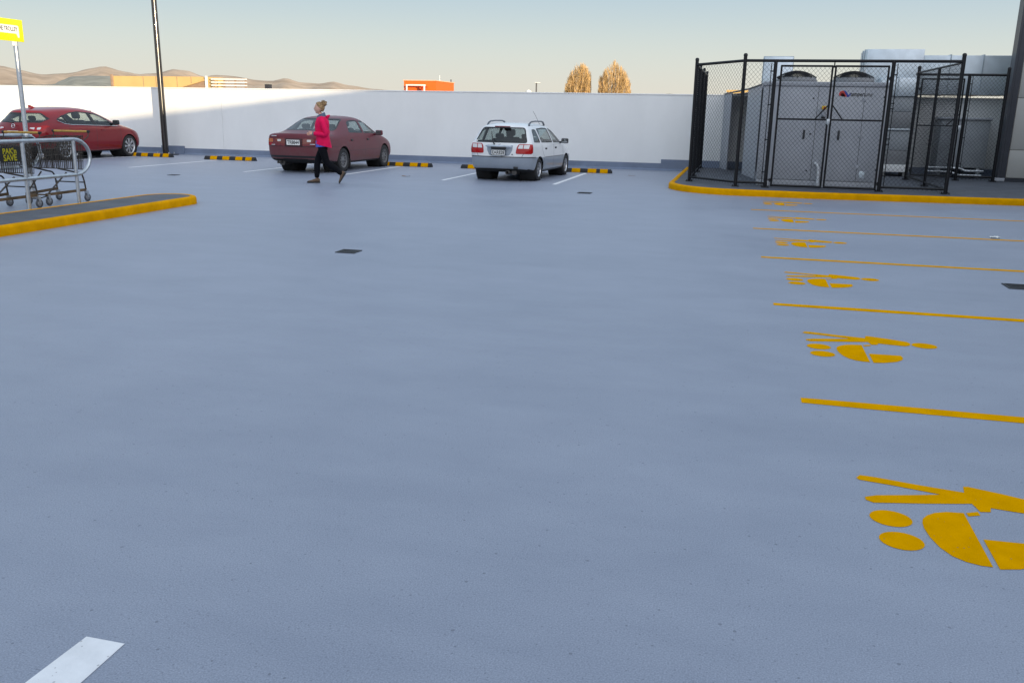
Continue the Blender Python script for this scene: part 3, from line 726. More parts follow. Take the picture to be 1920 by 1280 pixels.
MB().rbox((LX - .12, LY - 1.7, 7.462), (LX + .12, LY - 1.2, 7.469), .002).build('lens', M['plate_white'], o, True)

# ------------------------------------------------------------------ trolley sign
t = thing('trolley_sign', 'bright yellow trolley return sign on a galvanised pole', 'sign', (-11.06, 11.96, 0))
px, py = -11.06, 11.96
o = MB().tube([(px, py, .0), (px, py, 2.66)], .034, 16).build('pole', M['galv'], t, True)
MB().lathe([(.05, -.03), (.052, .03), (.034, .035)], 14, 0, Matrix.Translation((px, py, 1.02))).build('pole_collar', M['galv'], o, True)
MB().rbox((px - .09, py - .09, 0.001), (px + .09, py + .09, .014), .004).build('base_plate', M['galv'], o, True)
fl = mat('fluoro_yellow_sign', (.80, .78, .0), .4, 0, .02)
Ms = Matrix.Translation((px + .045, py + .03, 2.565)) @ Matrix.Rotation(R(90), 4, 'Z')
Fr = Ms @ Matrix(((1, 0, 0, 0), (0, 0, -1, 0), (0, 1, 0, 0), (0, 0, 0, 1)))
sx0, sx1 = -1.25, .10
o = MB().rbox((sx0, -.006, -.16), (sx1, .006, .165), .004, 0, Ms).build('sign_panel', fl, t, True)
b = MB(); b.prism([(-.98, -.045), (-.98, .075), (-.005, .075), (.01, .06), (.011, -.045)], .0065, .0085, 0, Fr); b.prism([(-.045, -.0455), (.011, -.0455), (.012, -.09), (-.003, -.105), (-.022, -.095)], .0065, .0085, 0, Fr); b.build('white_strip', M['plate_white'], o, True)
text_mb('PLEASE RETURN THE TROLLEY', .088, Fr @ Matrix.Translation((-.02, .016, .0092)), .0005, 'RIGHT', .001, sx=.72).build('lettering', M['text_black'], o, True)
MB().rbox((px + .03, py - .10, 2.34), (px + .045, py - .01, 2.45), .004).rbox((px + .005, py - .05, 2.43), (px + .038, py + .05, 2.47), .004).build('bracket', M['plate_white'], t, True)

# ------------------------------------------------------------------ guard rails of the trolley bay
def guard_rail(x, y_end, y0, label):
    t = thing('guard_rail', label, 'guard rail', (x, y_end, 0), 0, 'trolley bay guard rails')
    top, low, r = 1.0, .50, .026
    a = [(x, y0, top), (x, y_end, top)]
    cz = (top + low) / 2; rad = (top - low) / 2
    for k in range(1, 12):
        q = R(90 - 180 * k / 12); a.append((x, y_end + rad * 1.25 * math.cos(q), cz + rad * math.sin(q)))
    a += [(x, y_end, low), (x, y0, low)]
    MB().tube(a, r, 12).build('loop_rail', M['galv'], t, True)
    y = y_end
    while y > y0:
        p = MB().tube([(x, y, .003), (x, y, top - .01)], r * .95, 12).build('post', M['galv'], t, True)
        MB().rbox((x - .06, y - .06, .001), (x + .06, y + .06, .012), .003).build('base_plate', M['galv'], p, True)
        y -= .95
    return t
guard_rail(-9.36, 10.98, -3, 'galvanised tube guard rail with a rounded end on the near side of the trolleys')
guard_rail(-11.13, 11.98, -3, 'galvanised guard rail with a rounded end behind the trolleys')

# ------------------------------------------------------------------ beyond the parapet
tan = mat('tan_cladding', (.62, .42, .17), .7, 0, .08, .6); tan2 = mat('brown_trim_and_shade', (.33, .22, .15), .8)
t = thing('tan_building', 'tan sheet clad building whose top shows over the sunlit parapet', 'building', (-43, 62, -6))
o = MB().box((-47, 60, -6), (-38.9, 62.2, 3.57)).build('wall', tan, t, True)
seams = MB()
for x in (-44.3, -43.2, -41.4, -40.2): seams.box((x - .02, 59.985, -6), (x + .02, 59.999, 3.55))
seams.build('panel_seam', tan2, o, True)
MB().rbox((-47.12, 59.9, -6), (-46.9, 59.985, 3.68), .02).build('corner_trim', tan2, t, True)
MB().rbox((-38.93, 59.8, -6), (-38.80, 60.0, 3.62), .02).build('corner_trim', M['white_wall'], t, True)
b = MB(); b.prism([(-42.6, 2.4), (-38.96, 3.30), (-38.96, 2.4)], 0, .06, 0, Matrix(((1, 0, 0, 0), (0, 0, -1, 59.97), (0, 1, 0, 0), (0, 0, 0, 1)))); b.build('gable_shadow', tan2, t, True)  # brown triangle paints the triangular gable shadow on the tan wall
MB().tube([(-42.6, 59.88, 2.42), (-38.96, 59.88, 3.33)], .06, 4).build('barge_board', tan, t, True)
t = thing('louvre_screen', 'slatted cream louvre screen beside the tan building', 'screen', (-37.2, 60.5, -6))
for k in range(9):
    z = 3.46 - k * .22
    b = MB().box((-38.55, 60.0, z - .09), (-35.6, 60.05, z), 0); b.build('slat', M['white_wall'], t, True)
for x in (-38.4, -37.5, -36.6, -35.75): MB().box((x - .05, 60.06, -6), (x + .05, 60.16, 3.5)).build('post', tan2, t, True)
org = mat('orange_cladding', (.80, .14, .01), .55, 0, .05, 1)
t = thing('orange_building', 'vivid orange box shaped building top showing over the parapet', 'building', (-25.5, 73, -6))
b = MB(); b.prism([(-27.25, 70), (-24.5, 70), (-24.62, 75), (-27.3, 75)], -6, 3.76); b.build('wall', org, t, True)
b = MB(); b.prism([(-27.32, 69.93), (-24.45, 69.93), (-24.57, 75.07), (-27.37, 75.07)], 3.762, 3.82); b.build('parapet_trim', mat('orange_trim', (.8, .45, .25), .6), t, True)
f = MB()
f.box((-26.78, 69.2, 3.36), (-25.13, 69.32, 3.46)); 
for x in (-26.72, -25.22): f.box((x - .05, 69.2, -6), (x + .05, 69.3, 3.36))
f.build('portal_frame', M['white_wall'], t, True)
br = mat('red_steel', (.5, .06, .02), .6)
f = MB()
for (a, c) in (((-27.1, 69.9, 3.3), (-26.8, 69.9, 2.9)), ((-26.9, 69.9, 3.3), (-27.2, 69.9, 2.8)), ((-26.1, 69.9, 3.3), (-25.4, 69.9, 2.8)), ((-25.5, 69.9, 3.3), (-26.0, 69.9, 2.8)), ((-27.2, 69.88, 3.3), (-25.2, 69.88, 3.3))): f.tube([a, c], .05, 4)
f.build('bracing', br, t, True)
MB().tube([(-24.7, 71.5, 3.8), (-24.7, 71.5, 4.25)], .03, 6).build('vent_pipe', M['galv'], t, True); MB().tube([(-24.75, 74.6, 3.8), (-24.75, 74.6, 4.05)], .05, 6).build('vent_pipe', M['dark_flash'], t, True)
MB().box((-24.60, 75.1, -6), (-24.25, 76, 3.06)).build('side_wing', mat('salmon_roof', (.75, .25, .16), .6), t, True)
t = thing('far_pole', 'thin dark street pole beyond the parapet between the orange building and the trees', 'pole', (-13.9, 60, -6))
MB().tube([(-13.87, 60, -6), (-13.87, 60, 3.36)], .045, 8).build('pole', M['dark_flash'], t, True)
MB().rbox((-13.95, 59.7, 3.36), (-13.6, 60.1, 3.42), .02).build('lamp_head', M['plate_white'], t, True)
t = thing('far_vent', 'tiny white roof vent beyond the parapet beside the thin pole', 'vent', (-14.4, 60, -6))
MB().lathe([(.10, 0), (.10, 8.7), (.2, 8.75), (.2, 8.85), (0, 8.95)], 12, 0, Matrix.Translation((-14.4, 60, -6))).build('cowl', M['plate_white'], t, True)
t = thing('far_warehouse', 'low sunlit cream roof seen over the parapet through the left fence mesh', 'building', (-.9, 62, -6))
MB().box((-1.3, 60, -6), (.6, 66, 2.95)).build('wall', mat('cream_wall', (.7, .52, .22), .7), t, True)
MB().box((-1.4, 59.9, 2.955), (.7, 66.1, 3.08)).build('roof', tan, t, True)
t = thing('far_roof', 'thin distant grey roofline right of the golden trees', 'building', (-11, 100, -6))
b = MB(); b.prism([(0, 0), (8, 0), (8, 9.2), (4, 9.75), (0, 9.2)], 0, 6, 0, Matrix(((1, 0, 0, -12.5), (0, 0, 1, 102), (0, 1, 0, -6), (0, 0, 0, 1)))); b.build('wall', M['concrete'], t, True)
t = thing('hill_bungalow', 'small dark building on the skyline right of the louvre screen', 'building', (-36.8, 65, -6))
b = MB().box((-37.0, 65, -6), (-36.6, 65.4, 3.22)); b.build('wall', M['dark_flash'], t, True)
MB().box((-37.05, 64.95, 3.222), (-36.55, 65.45, 3.28)).build('roof', M['concrete'], t, True)

# golden bare poplars
twig = mat('golden_twigs', (.50, .33, .14), .9, 0, .28, 1.3, col2=(.62, .43, .21), spec=.2); bark = mat('poplar_bark', (.17, .115, .07), .9, 0, .3, 3)
def poplar(label, x, y, prof, seed):
    """prof: (offset, crown top) outline; upright twigs fan out from many steep limbs"""
    rnd = random.Random(seed)
    t = thing('poplar_tree', label, 'tree', (x, y, -6), 0, 'golden trees beyond the parapet')
    w0 = prof[-1][0]; w1 = -prof[0][0]
    def top(o):
        for (a, h), (b, g) in zip(prof, prof[1:]):
            if a <= o <= b: return h + (g - h) * (o - a) / (b - a)
        return 0
    tr = MB(); cr = MB()
    tr.tube([(x, y, -6), (x + .05, y, -3), (x, y + .05, 0), (x + .05, y, 3.5)], [.36, .30, .24, .10], 10)
    tips = []
    for k in range(30):
        o = rnd.uniform(-w1 * .95, w0 * .95); d = rnd.uniform(-1, 1) * math.sqrt(max(0, 1 - (o / (w0 if o > 0 else w1)) ** 2)) * w0 * .9
        h = top(o) - .25 - .7 * abs(d) / w0; z0 = rnd.uniform(-3.2, .5)
        P = smooth_path([(x, y, z0), (x + o * .5, y + d * .5, z0 + (h - z0) * .25), (x + o * .85, y + d * .85, z0 + (h - z0) * .6), (x + o, y + d, h)], 4)
        n = len(P); tr.tube(P, [.085 * (1 - .88 * i / (n - 1)) for i in range(n)], 6); tips.append(P)
    for j in range(7000):
        if j % 3 == 0:
            P = rnd.choice(tips); f = rnd.uniform(.3, 1) * (len(P) - 1); i = min(len(P) - 2, int(f)); q = P[i].lerp(P[i + 1], f - i)
        else:
            o = (w0 + w1) * rnd.random() - w1; e = math.sqrt(max(0, 1 - (o / (w0 if o > 0 else w1)) ** 2)); d = rnd.uniform(-1, 1) * e * w0
            hz = top(o) - .5 - .8 * (abs(d) / w0) ** 2; zl = .2 + 1.6 * (abs(o) / w0) ** 2
            if hz <= zl: continue
            q = Vector((x + o, y + d, rnd.uniform(zl, hz)))
        L_ = rnd.uniform(.35, .8); out = Vector((q.x - x, q.y - y, 0)) * .16
        dr = (out + Vector((rnd.uniform(-.28, .28), rnd.uniform(-.28, .28), 1))).normalized(); e = q + dr * L_
        lim = top(max(-w1, min(w0, e.x - x))) + rnd.uniform(-.1, .22)
        if e.z > lim: e.z = lim; 
        if e.z < q.z + .1: continue
        aa = rnd.uniform(0, 6.28); s_ = Vector((math.cos(aa), math.sin(aa), 0)) * rnd.uniform(.010, .022); m_ = q.lerp(e, .5)
        cr.add([q - s_, q + s_, m_ + s_ * .9, e, m_ - s_ * .9], [(0, 1, 2, 3, 4)])
        for _ in range(2):
            v = q.lerp(e, rnd.uniform(.1, .8)); d2 = Vector((rnd.uniform(-.2, .2), rnd.uniform(-.2, .2), rnd.uniform(.15, .38))); s2 = s_ * .7
            if v.z + d2.z < lim: cr.add([v - s2, v + s2, v + d2], [(0, 1, 2)])
    tr.build('trunk', bark, t, True); cr.build('crown', twig, t, True)
poplar('left golden bare tree, narrower and notched at its top', -18.35, 100, [(-1.55, 3.4), (-1.35, 4.7), (-1.0, 5.6), (-.6, 6.2), (-.25, 6.85), (.05, 6.6), (.4, 6.95), (.75, 6.75), (.95, 6.1), (1.1, 6.4), (1.3, 5.6), (1.45, 3.4)], 3)
poplar('right golden bare tree, broader with a single pointed top', -14.35, 100, [(-1.80, 3.4), (-1.65, 5.3), (-1.25, 5.75), (-.95, 6.3), (-.5, 6.7), (-.05, 7.15), (.35, 6.8), (.75, 6.5), (1.1, 6.1), (1.45, 5.6), (1.65, 5.1), (1.85, 3.4)], 11)
# ------------------------------------------------------------------ cars
# local frame: nose along +Y, right along +X; s runs forward from the rear bumper
def car_paint(name, col, rough=.32, coat=.9, dirt=0.0, metal=0.0, flake=0.0):
    m = mat(name, col, rough, metal, .05, 3, coat=coat, spec=.35)
    if dirt:
        nt = m.node_tree; b = nt.nodes['Principled BSDF']; L = nt.links.new
        tc = nd(nt, 'ShaderNodeTexCoord'); no = nd(nt, 'ShaderNodeTexNoise', Scale=5.0, Detail=8.0, Roughness=.7); L(tc.outputs['Object'], no.inputs['Vector'])
        sep = nd(nt, 'ShaderNodeSeparateXYZ'); L(tc.outputs['Object'], sep.inputs[0])
        hz = nd(nt, 'ShaderNodeMapRange'); hz.inputs[1].default_value = .85; hz.inputs[2].default_value = .22; hz.inputs[3].default_value = .12; hz.inputs[4].default_value = 1.0; L(sep.outputs['Z'], hz.inputs[0])
        mu = nd(nt, 'ShaderNodeMath', operation='MULTIPLY'); L(no.outputs[0], mu.inputs[0]); L(hz.outputs[0], mu.inputs[1])
        m2 = nd(nt, 'ShaderNodeMath', operation='MULTIPLY'); m2.inputs[1].default_value = dirt; m2.use_clamp = True; L(mu.outputs[0], m2.inputs[0])
        mx = nd(nt, 'ShaderNodeMix', data_type='RGBA'); mx.inputs[7].default_value = (.16, .14, .125, 1)
        src = b.inputs['Base Color'].links[0].from_socket
        L(m2.outputs[0], mx.inputs[0]); L(src, mx.inputs[6]); L(mx.outputs[2], b.inputs['Base Color'])
        rr = nd(nt, 'ShaderNodeMapRange'); rr.inputs[3].default_value = rough; rr.inputs[4].default_value = .75; L(m2.outputs[0], rr.inputs[0]); L(rr.outputs[0], b.inputs['Roughness'])
    return m
M['glass'] = glass('car_glass', (.80, .87, .84), .80, .55)
M['dark_glass'] = glass('tinted_car_glass', (.55, .62, .60), .7, .6)
M['trim'] = mat('black_trim', (.014, .014, .016), .45, 0, .1, 20)
M['under'] = mat('underbody', (.012, .012, .012), .9)
M['interior'] = mat('grey_cabin_cloth', (.075, .08, .09), .85, 0, .2, 20)
M['seat'] = mat('dark_seat_cloth', (.04, .045, .055), .9, 0, .2, 30)
M['tyre'] = mat('tyre_rubber', (.018, .018, .019), .8, 0, .3, 30, .2, 150)
M['alloy'] = mat('alloy_rim', (.55, .56, .58), .3, .9, .05, 10)
M['steel_rim'] = mat('dirty_steel_rim', (.16, .16, .165), .6, .4, .3, 14)
M['lens_red'] = mat('red_lens', (.36, .003, .004), .2, 0, .06, 60, coat=.3, spec=.3)
M['lens_red_dark'] = mat('dark_red_lens', (.16, .008, .012), .15, 0, .1, 60, coat=1)
M['lens_clear'] = mat('clear_lens', (.62, .60, .60), .15, 0, .08, 60, coat=1)
M['lens_amber'] = mat('amber_lens', (.50, .13, .02), .15, 0, .08, 60, coat=1)
M['mirror'] = mat('mirror_glass', (.22, .24, .26), .05, 1.0, 0)

def cage_mesh(st, cap_r, cap_f, s0):
    """stations rear->front; each a list of 8 (s, x, z); caps give centre column (s, z) for k=2..5"""
    vs, fs = [], []; idx = {}
    def v(s, x, z):
        vs.append((x, s - s0, z)); return len(vs) - 1
    ring = []
    for st_i in st:
        rr = []
        for k, (s, x, z) in enumerate(st_i):
            if k in (0, 7): c = v(s, 0, z); rr.append((c, c))
            else: rr.append((v(s, x, z), v(s, -x, z)))
        ring.append(rr)
    for i in range(len(ring) - 1):
        for k in range(7):
            for sd in (0, 1):
                q = [ring[i][k][sd], ring[i + 1][k][sd], ring[i + 1][k + 1][sd], ring[i][k + 1][sd]]
                fs.append(q if sd == 0 else q[::-1])
    for end, rr, cap in ((0, ring[0], cap_r), (1, ring[-1], cap_f)):
        Mx = {1: rr[0][0], 6: rr[7][0]}
        for k, (s, z) in zip((2, 3, 4, 5), cap): Mx[k] = v(s, 0, z)
        for k in range(1, 6):
            for sd in (0, 1):
                q = [rr[k][sd], rr[k + 1][sd], Mx[k + 1], Mx[k]]
                if (sd == 0) ^ (end == 0): q = q[::-1]
                fs.append(q)
    me = bpy.data.meshes.new('cage'); me.from_pydata(vs, [], fs); me.update()
    return me, ring

def subdivide(me, levels, creases=()):
    if creases:
        at = me.attributes.new('crease_edge', 'FLOAT', 'EDGE')
        cs = {tuple(sorted(c[:2])): c[2] for c in creases}
        for e in me.edges:
            kk = tuple(sorted(e.vertices)); 
            if kk in cs: at.data[e.index].value = cs[kk]
    ob = bpy.data.objects.new('tmp', me); COL.objects.link(ob)
    md = ob.modifiers.new('s', 'SUBSURF'); md.levels = md.render_levels = levels
    dg = bpy.context.evaluated_depsgraph_get(); dg.update()
    out = bpy.data.meshes.new_from_object(ob.evaluated_get(dg))
    bpy.data.objects.remove(ob); bpy.data.meshes.remove(me)
    return out

def pip(x, y, P):
    c = False; j = len(P) - 1
    for i in range(len(P)):
        (xi, yi), (xj, yj) = P[i], P[j]
        if (yi > y) != (yj > y) and x < (xj - xi) * (y - yi) / (yj - yi) + xi: c = not c
        j = i
    return c
def roundpoly(P, r, n=4):
    out = []; N = len(P)
    for i in range(N):
        p = Vector(P[i][:2]); a = Vector(P[i - 1][:2]); b = Vector(P[(i + 1) % N][:2])
        rr = P[i][2] if len(P[i]) > 2 else r
        d1 = a - p; d2 = b - p; rr = min(rr, d1.length * .45, d2.length * .45)
        if rr < 1e-4: out.append(tuple(p)); continue
        q1 = p + d1.normalized() * rr; q2 = p + d2.normalized() * rr
        for k in range(n + 1):
            t = k / n; out.append(tuple(q1 * (1 - t) ** 2 + p * 2 * t * (1 - t) + q2 * t * t))
    return out
def inset(P, d):
    """move polygon edges inwards by d"""
    A = sum(P[i][0] * P[(i + 1) % len(P)][1] - P[(i + 1) % len(P)][0] * P[i][1] for i in range(len(P)))
    sg = 1 if A > 0 else -1; out = []; N = len(P)
    for i in range(N):
        p = Vector(P[i]); a = Vector(P[i - 1]); b = Vector(P[(i + 1) % N])
        e1 = (p - a).normalized(); e2 = (b - p).normalized()
        n1 = Vector((-e1.y, e1.x)) * sg; n2 = Vector((-e2.y, e2.x)) * sg
        m = (n1 + n2); m = m.normalized() if m.length > 1e-6 else n1
        out.append(tuple(p + m * d / max(.4, m.dot(n1))))
    return out

class Shell:
    """a dense body skin that panels, panes and lamps are cut from along exact outlines"""
    def __init__(s, me):
        s.bm = bmesh.new(); s.bm.from_mesh(me); s.bm.normal_update()
        bpy.data.meshes.remove(me)
    PROJ = {'R': (lambda c: (c.y, c.z), Vector((1, 0, 0)), lambda n: n.x > .22), 'L': (lambda c: (c.y, c.z), Vector((1, 0, 0)), lambda n: n.x < -.22),
            'B': (lambda c: (c.x, c.z), Vector((0, 1, 0)), lambda n: n.y < -.14), 'F': (lambda c: (c.x, c.z), Vector((0, 1, 0)), lambda n: n.y > .14),
            'T': (lambda c: (c.x, c.y), Vector((0, 0, 1)), lambda n: n.z > .3)}
    def region(s, view, P, guard=None):
        pr, ax, ok = s.PROJ[view]
        us = [p[0] for p in P]; ws = [p[1] for p in P]; mg = .10
        U0, U1, W0, W1 = min(us) - mg, max(us) + mg, min(ws) - mg, max(ws) + mg
        def near(f):
            u, w_ = pr(f.calc_center_median())
            return U0 < u < U1 and W0 < w_ < W1 and ok(f.normal) and (guard is None or guard(f.calc_center_median()))
        cand = [f for f in s.bm.faces if near(f)]
        N = len(P)
        for i in range(N):
            a, b = P[i], P[(i + 1) % N]
            e = Vector((b[0] - a[0], b[1] - a[1]))
            if e.length < 1e-5: continue
            n2 = Vector((-e.y, e.x)).normalized()
            if view in 'RL': no = Vector((0, n2.x, n2.y)); co_ = Vector((0, a[0], a[1]))
            elif view in 'BF': no = Vector((n2.x, 0, n2.y)); co_ = Vector((a[0], 0, a[1]))
            else: no = Vector((n2.x, n2.y, 0)); co_ = Vector((a[0], a[1], 0))
            lo = (min(a[0], b[0]) - .012, max(a[0], b[0]) + .012, min(a[1], b[1]) - .012, max(a[1], b[1]) + .012)
            loc = []
            for f in cand:
                if not f.is_valid: continue
                q = [pr(v.co) for v in f.verts]
                if max(x for x, _ in q) > lo[0] and min(x for x, _ in q) < lo[1] and max(y for _, y in q) > lo[2] and min(y for _, y in q) < lo[3]: loc.append(f)
            if not loc: continue
            es = set(); vv = set()
            for f in loc: es.update(f.edges); vv.update(f.verts)
            before = set(cand)
            r = bmesh.ops.bisect_plane(s.bm, geom=loc + list(es) + list(vv), dist=1e-5, plane_co=co_, plane_no=no)
            new = [g for g in r['geom'] if isinstance(g, bmesh.types.BMFace) and g.is_valid]
            cand = [f for f in before if f.is_valid] + [f for f in new if f not in before]
        s.bm.normal_update()
        return [f for f in dict.fromkeys(cand) if f.is_valid and ok(f.normal) and pip(*pr(f.calc_center_median()), P)]
    def paint(s, faces, mi):
        for f in faces: f.material_index = mi
    def take(s, faces, name, mats, parent, off=0.0, skirt=0.0, mi=0, keep=False):
        """lift faces out of the skin as an object of their own"""
        for f in faces: f.normal_update()
        vs = {}; V_ = []; F_ = []; nrm = {}
        for f in faces:
            for v in f.verts: nrm[v] = nrm.get(v, Vector()) + f.normal
        for f in faces:
            for v in f.verts:
                if v not in vs: vs[v] = len(V_); V_.append(v.co + nrm[v].normalized() * off)
            F_.append([vs[v] for v in f.verts])
        mb = MB().add(V_, F_, 0, True); mb.m = [(f.material_index if mi is None else mi) for f in faces]
        if skirt:
            fs = set(faces)
            for f in faces:
                for l in f.loops:
                    if all(g not in fs for g in l.edge.link_faces if g is not f):
                        a, b = l.vert, l.link_loop_next.vert
                        pa, pb = V_[vs[a]], V_[vs[b]]
                        mb.add([pa, pb, pb - nrm[b].normalized() * skirt, pa - nrm[a].normalized() * skirt], [(0, 3, 2, 1)], mi or 0, False)
        o = mb.build(name, mats, parent)
        if not keep: bmesh.ops.delete(s.bm, geom=list(faces), context='FACES')
        return o
    def finish(s, name, mats, parent):
        me = bpy.data.meshes.new(name)
        for f in s.bm.faces: f.smooth = True
        s.bm.to_mesh(me); s.bm.free()
        for m in mats: me.materials.append(m)
        o = bpy.data.objects.new(name, me); COL.objects.link(o); o.parent = parent
        return o

def wheel(parent, x, y, R_, wd, rim_r, spokes, rim_m, cover=False):
    sd = 1 if x > 0 else -1
    Mx = Matrix.Translation((x, y, R_)) @ Matrix.Rotation(R(90) * sd, 4, 'Y')
    h = wd / 2
    prof = [(rim_r * .98, -h * .9), (rim_r * 1.02, -h), (R_ * .93, -h * 1.02), (R_ * .99, -h * .82), (R_, -h * .4), (R_, h * .4), (R_ * .99, h * .82), (R_ * .93, h * 1.02), (rim_r * 1.04, h), (rim_r * .98, h * .9)]
    tw = MB().lathe(prof, 40, 0, Mx)
    o = tw.build('wheel', M['tyre'], parent)
    rm = MB().lathe([(rim_r * .99, -h * .9), (rim_r * .93, -h * .5), (rim_r * .90, h * .55), (rim_r * .95, h * .86), (rim_r * 1.02, h * .98), (rim_r * 1.03, h * .9)], 40, 0, Mx)
    rm.lathe([(0, -h * .2), (rim_r * .9, -h * .2)], 24, 1, Mx)
    if cover:
        rm.lathe([(0, h * .80), (rim_r * .2, h * .82), (rim_r * .36, h * .72), (rim_r * .6, h * .62), (rim_r * .93, h * .78)], 32, 0, Mx)
        for i in range(spokes):
            a = 2 * math.pi * i / spokes
            q = Mx @ Matrix.Rotation(a, 4, 'Z') @ Matrix.Translation((rim_r * .70, 0, h * .70))
            rm.lathe([(0, .006), (rim_r * .09, .004), (rim_r * .11, -.006)], 10, 1, q)
        rm.lathe([(0, h * .9), (rim_r * .17, h * .88), (rim_r * .2, h * .7)], 16, 0, Mx)
    else:
        for i in range(spokes):
            a = 2 * math.pi * i / spokes
            for da in (-.09, .09):
                q = Mx @ Matrix.Rotation(a + da, 4, 'Z')
                rm.prism([(rim_r * .12, -rim_r * .055), (rim_r * .94, -rim_r * .075), (rim_r * .94, rim_r * .075), (rim_r * .12, rim_r * .055)], h * .45, h * .74, 0, q)
        rm.lathe([(0, h * .82), (rim_r * .16, h * .8), (rim_r * .22, h * .5)], 20, 0, Mx)
    rm.build('rim', [rim_m, M['under']], o)
    return o

def seat(mb, x, y, z, w_=.48, hd=True):
    mb.rbox((x - w_ / 2, y - .25, z), (x + w_ / 2, y + .28, z + .16), .05)
    A_ = Matrix.Translation((x, y - .26, z + .1)) @ Matrix.Rotation(R(14), 4, 'X')
    mb.rbox((-w_ / 2, -.07, 0), (w_ / 2, .07, .56), .05, 0, A_)
    if hd:
        mb.rbox((-.13, -.045, .60), (.13, .045, .78), .04, 0, A_); mb.tube([A_ @ Vector((-.06, 0, .54)), A_ @ Vector((-.06, 0, .62))], .01, 5); mb.tube([A_ @ Vector((.06, 0, .54)), A_ @ Vector((.06, 0, .62))], .01, 5)

def interior(t, yf, yr, half, zf, belt, ydash):
    b = MB()
    for x in (-half * .5, half * .5): seat(b, x, yf, zf + .12)
    b.build('front_seats', M['seat'], t) if False else None
    for x in (-half * .5, half * .5):
        q = MB(); seat(q, x, yf, zf + .12); q.build('seat', M['seat'], t)
    q = MB(); q.rbox((-half * .92, yr - .2, zf + .1), (half * .92, yr + .3, zf + .27), .05)
    A_ = Matrix.Translation((0, yr - .22, zf + .2)) @ Matrix.Rotation(R(16), 4, 'X')
    q.rbox((-half * .92, -.07, 0), (half * .92, .07, .56), .05, 0, A_)
    for x in (-half * .55, half * .55): q.rbox((x - .12, -.04, .565), (x + .12, .04, .70), .04, 0, A_)
    q.build('rear_bench', M['seat'], t)
    q = MB(); q.rbox((-half, ydash - .12, zf + .25), (half, ydash + .45, belt - .03), .06)
    q.build('dashboard', M['interior'], t)
    q = MB(); Mx = Matrix.Translation((half * .5, ydash - .28, belt - .08)) @ Matrix.Rotation(R(68), 4, 'X')
    q.lathe([(.185 + .014 * math.cos(k * math.pi / 3), .014 * math.sin(k * math.pi / 3)) for k in range(6)], 28, 0, Mx, closed=True)
    q.prism([(-.18, -.02), (.18, -.02), (.18, .02), (-.18, .02)], -.01, .01, 0, Mx); q.tube([Mx @ Vector((0, 0, 0)), Mx @ Vector((0, 0, -.3))], .03, 8)
    q.build('steering_wheel', M['trim'], t)
    MB().box((-half, yr - .75, zf - .02), (half, ydash + .45, zf + .02)).build('cabin_floor', M['interior'], t)
    MB().rbox((-.11, ydash + .02 - .12, belt + .30), (.11, ydash - .07, belt + .37), .015).build('rear_view_mirror', M['trim'], t)

def plate(t, txt, x, y, z, tilt, w_=.36, h=.125, frame=True):
    A_ = Matrix.Translation((x, y, z)) @ Matrix.Rotation(R(tilt), 4, 'X') @ Matrix(((1, 0, 0, 0), (0, 0, -1, 0), (0, 1, 0, 0), (0, 0, 0, 1)))
    p = MB()
    p.prism(roundpoly([(-w_ / 2, -h / 2), (w_ / 2, -h / 2), (w_ / 2, h / 2), (-w_ / 2, h / 2)], .012, 3), 0, .006, 0, A_)
    o = p.build('licence_plate', M['plate_white'], t)
    text_mb(txt, .122, A_ @ Matrix.Translation((0, -.004, .0075)), .0006, 'CENTER', .002, sx=.82).build('plate_lettering', M['text_black'], o)
    if frame:
        f = MB(); e = .012
        for (a0, b0, a1, b1) in ((-w_ / 2 - e, -h / 2 - e, w_ / 2 + e, -h / 2 - .001), (-w_ / 2 - e, h / 2 + .001, w_ / 2 + e, h / 2 + e), (-w_ / 2 - e, -h / 2 - .001, -w_ / 2 - .001, h / 2 + .001), (w_ / 2 + .001, -h / 2 - .001, w_ / 2 + e, h / 2 + .001)):
            f.box((a0, b0, 0), (a1, b1, .009), 0, A_)
        f.build('plate_frame', M['trim'], o)
    return o

def mirror(t, sd, x, y, z, mt):
    b = MB(); A_ = Matrix.Translation((sd * x, y, z))
    b.rbox((-.10, -.045, -.065), (.10, .05, .075), .035, 0, A_, 3)
    b.tube([(sd * (x - .10), y + .01, z - .03), (sd * (x - .20), y + .03, z - .05)], .03, 8)
    o = b.build('wing_mirror', mt, t)
    MB().prism(roundpoly([(-.085, -.05), (.085, -.05), (.085, .06), (-.085, .06)], .02, 3), 0, .003, 0, A_ @ Matrix(((1, 0, 0, 0), (0, 0, -1, -.0455), (0, 1, 0, 0), (0, 0, 0, 1)))).build('mirror_glass', M['mirror'], o)

def ribbon(P, wd, closed=False):
    """thin outline polygons along a path, one quad per stretch"""
    out = []; n = len(P)
    for i in range(n if closed else n - 1):
        a = Vector(P[i]); b = Vector(P[(i + 1) % n]); e = (b - a).normalized(); q = Vector((-e.y, e.x)) * wd / 2
        a2 = a - e * wd * .3; b2 = b + e * wd * .3
        out.append([tuple(a2 + q), tuple(b2 + q), tuple(b2 - q), tuple(a2 - q)])
    return out

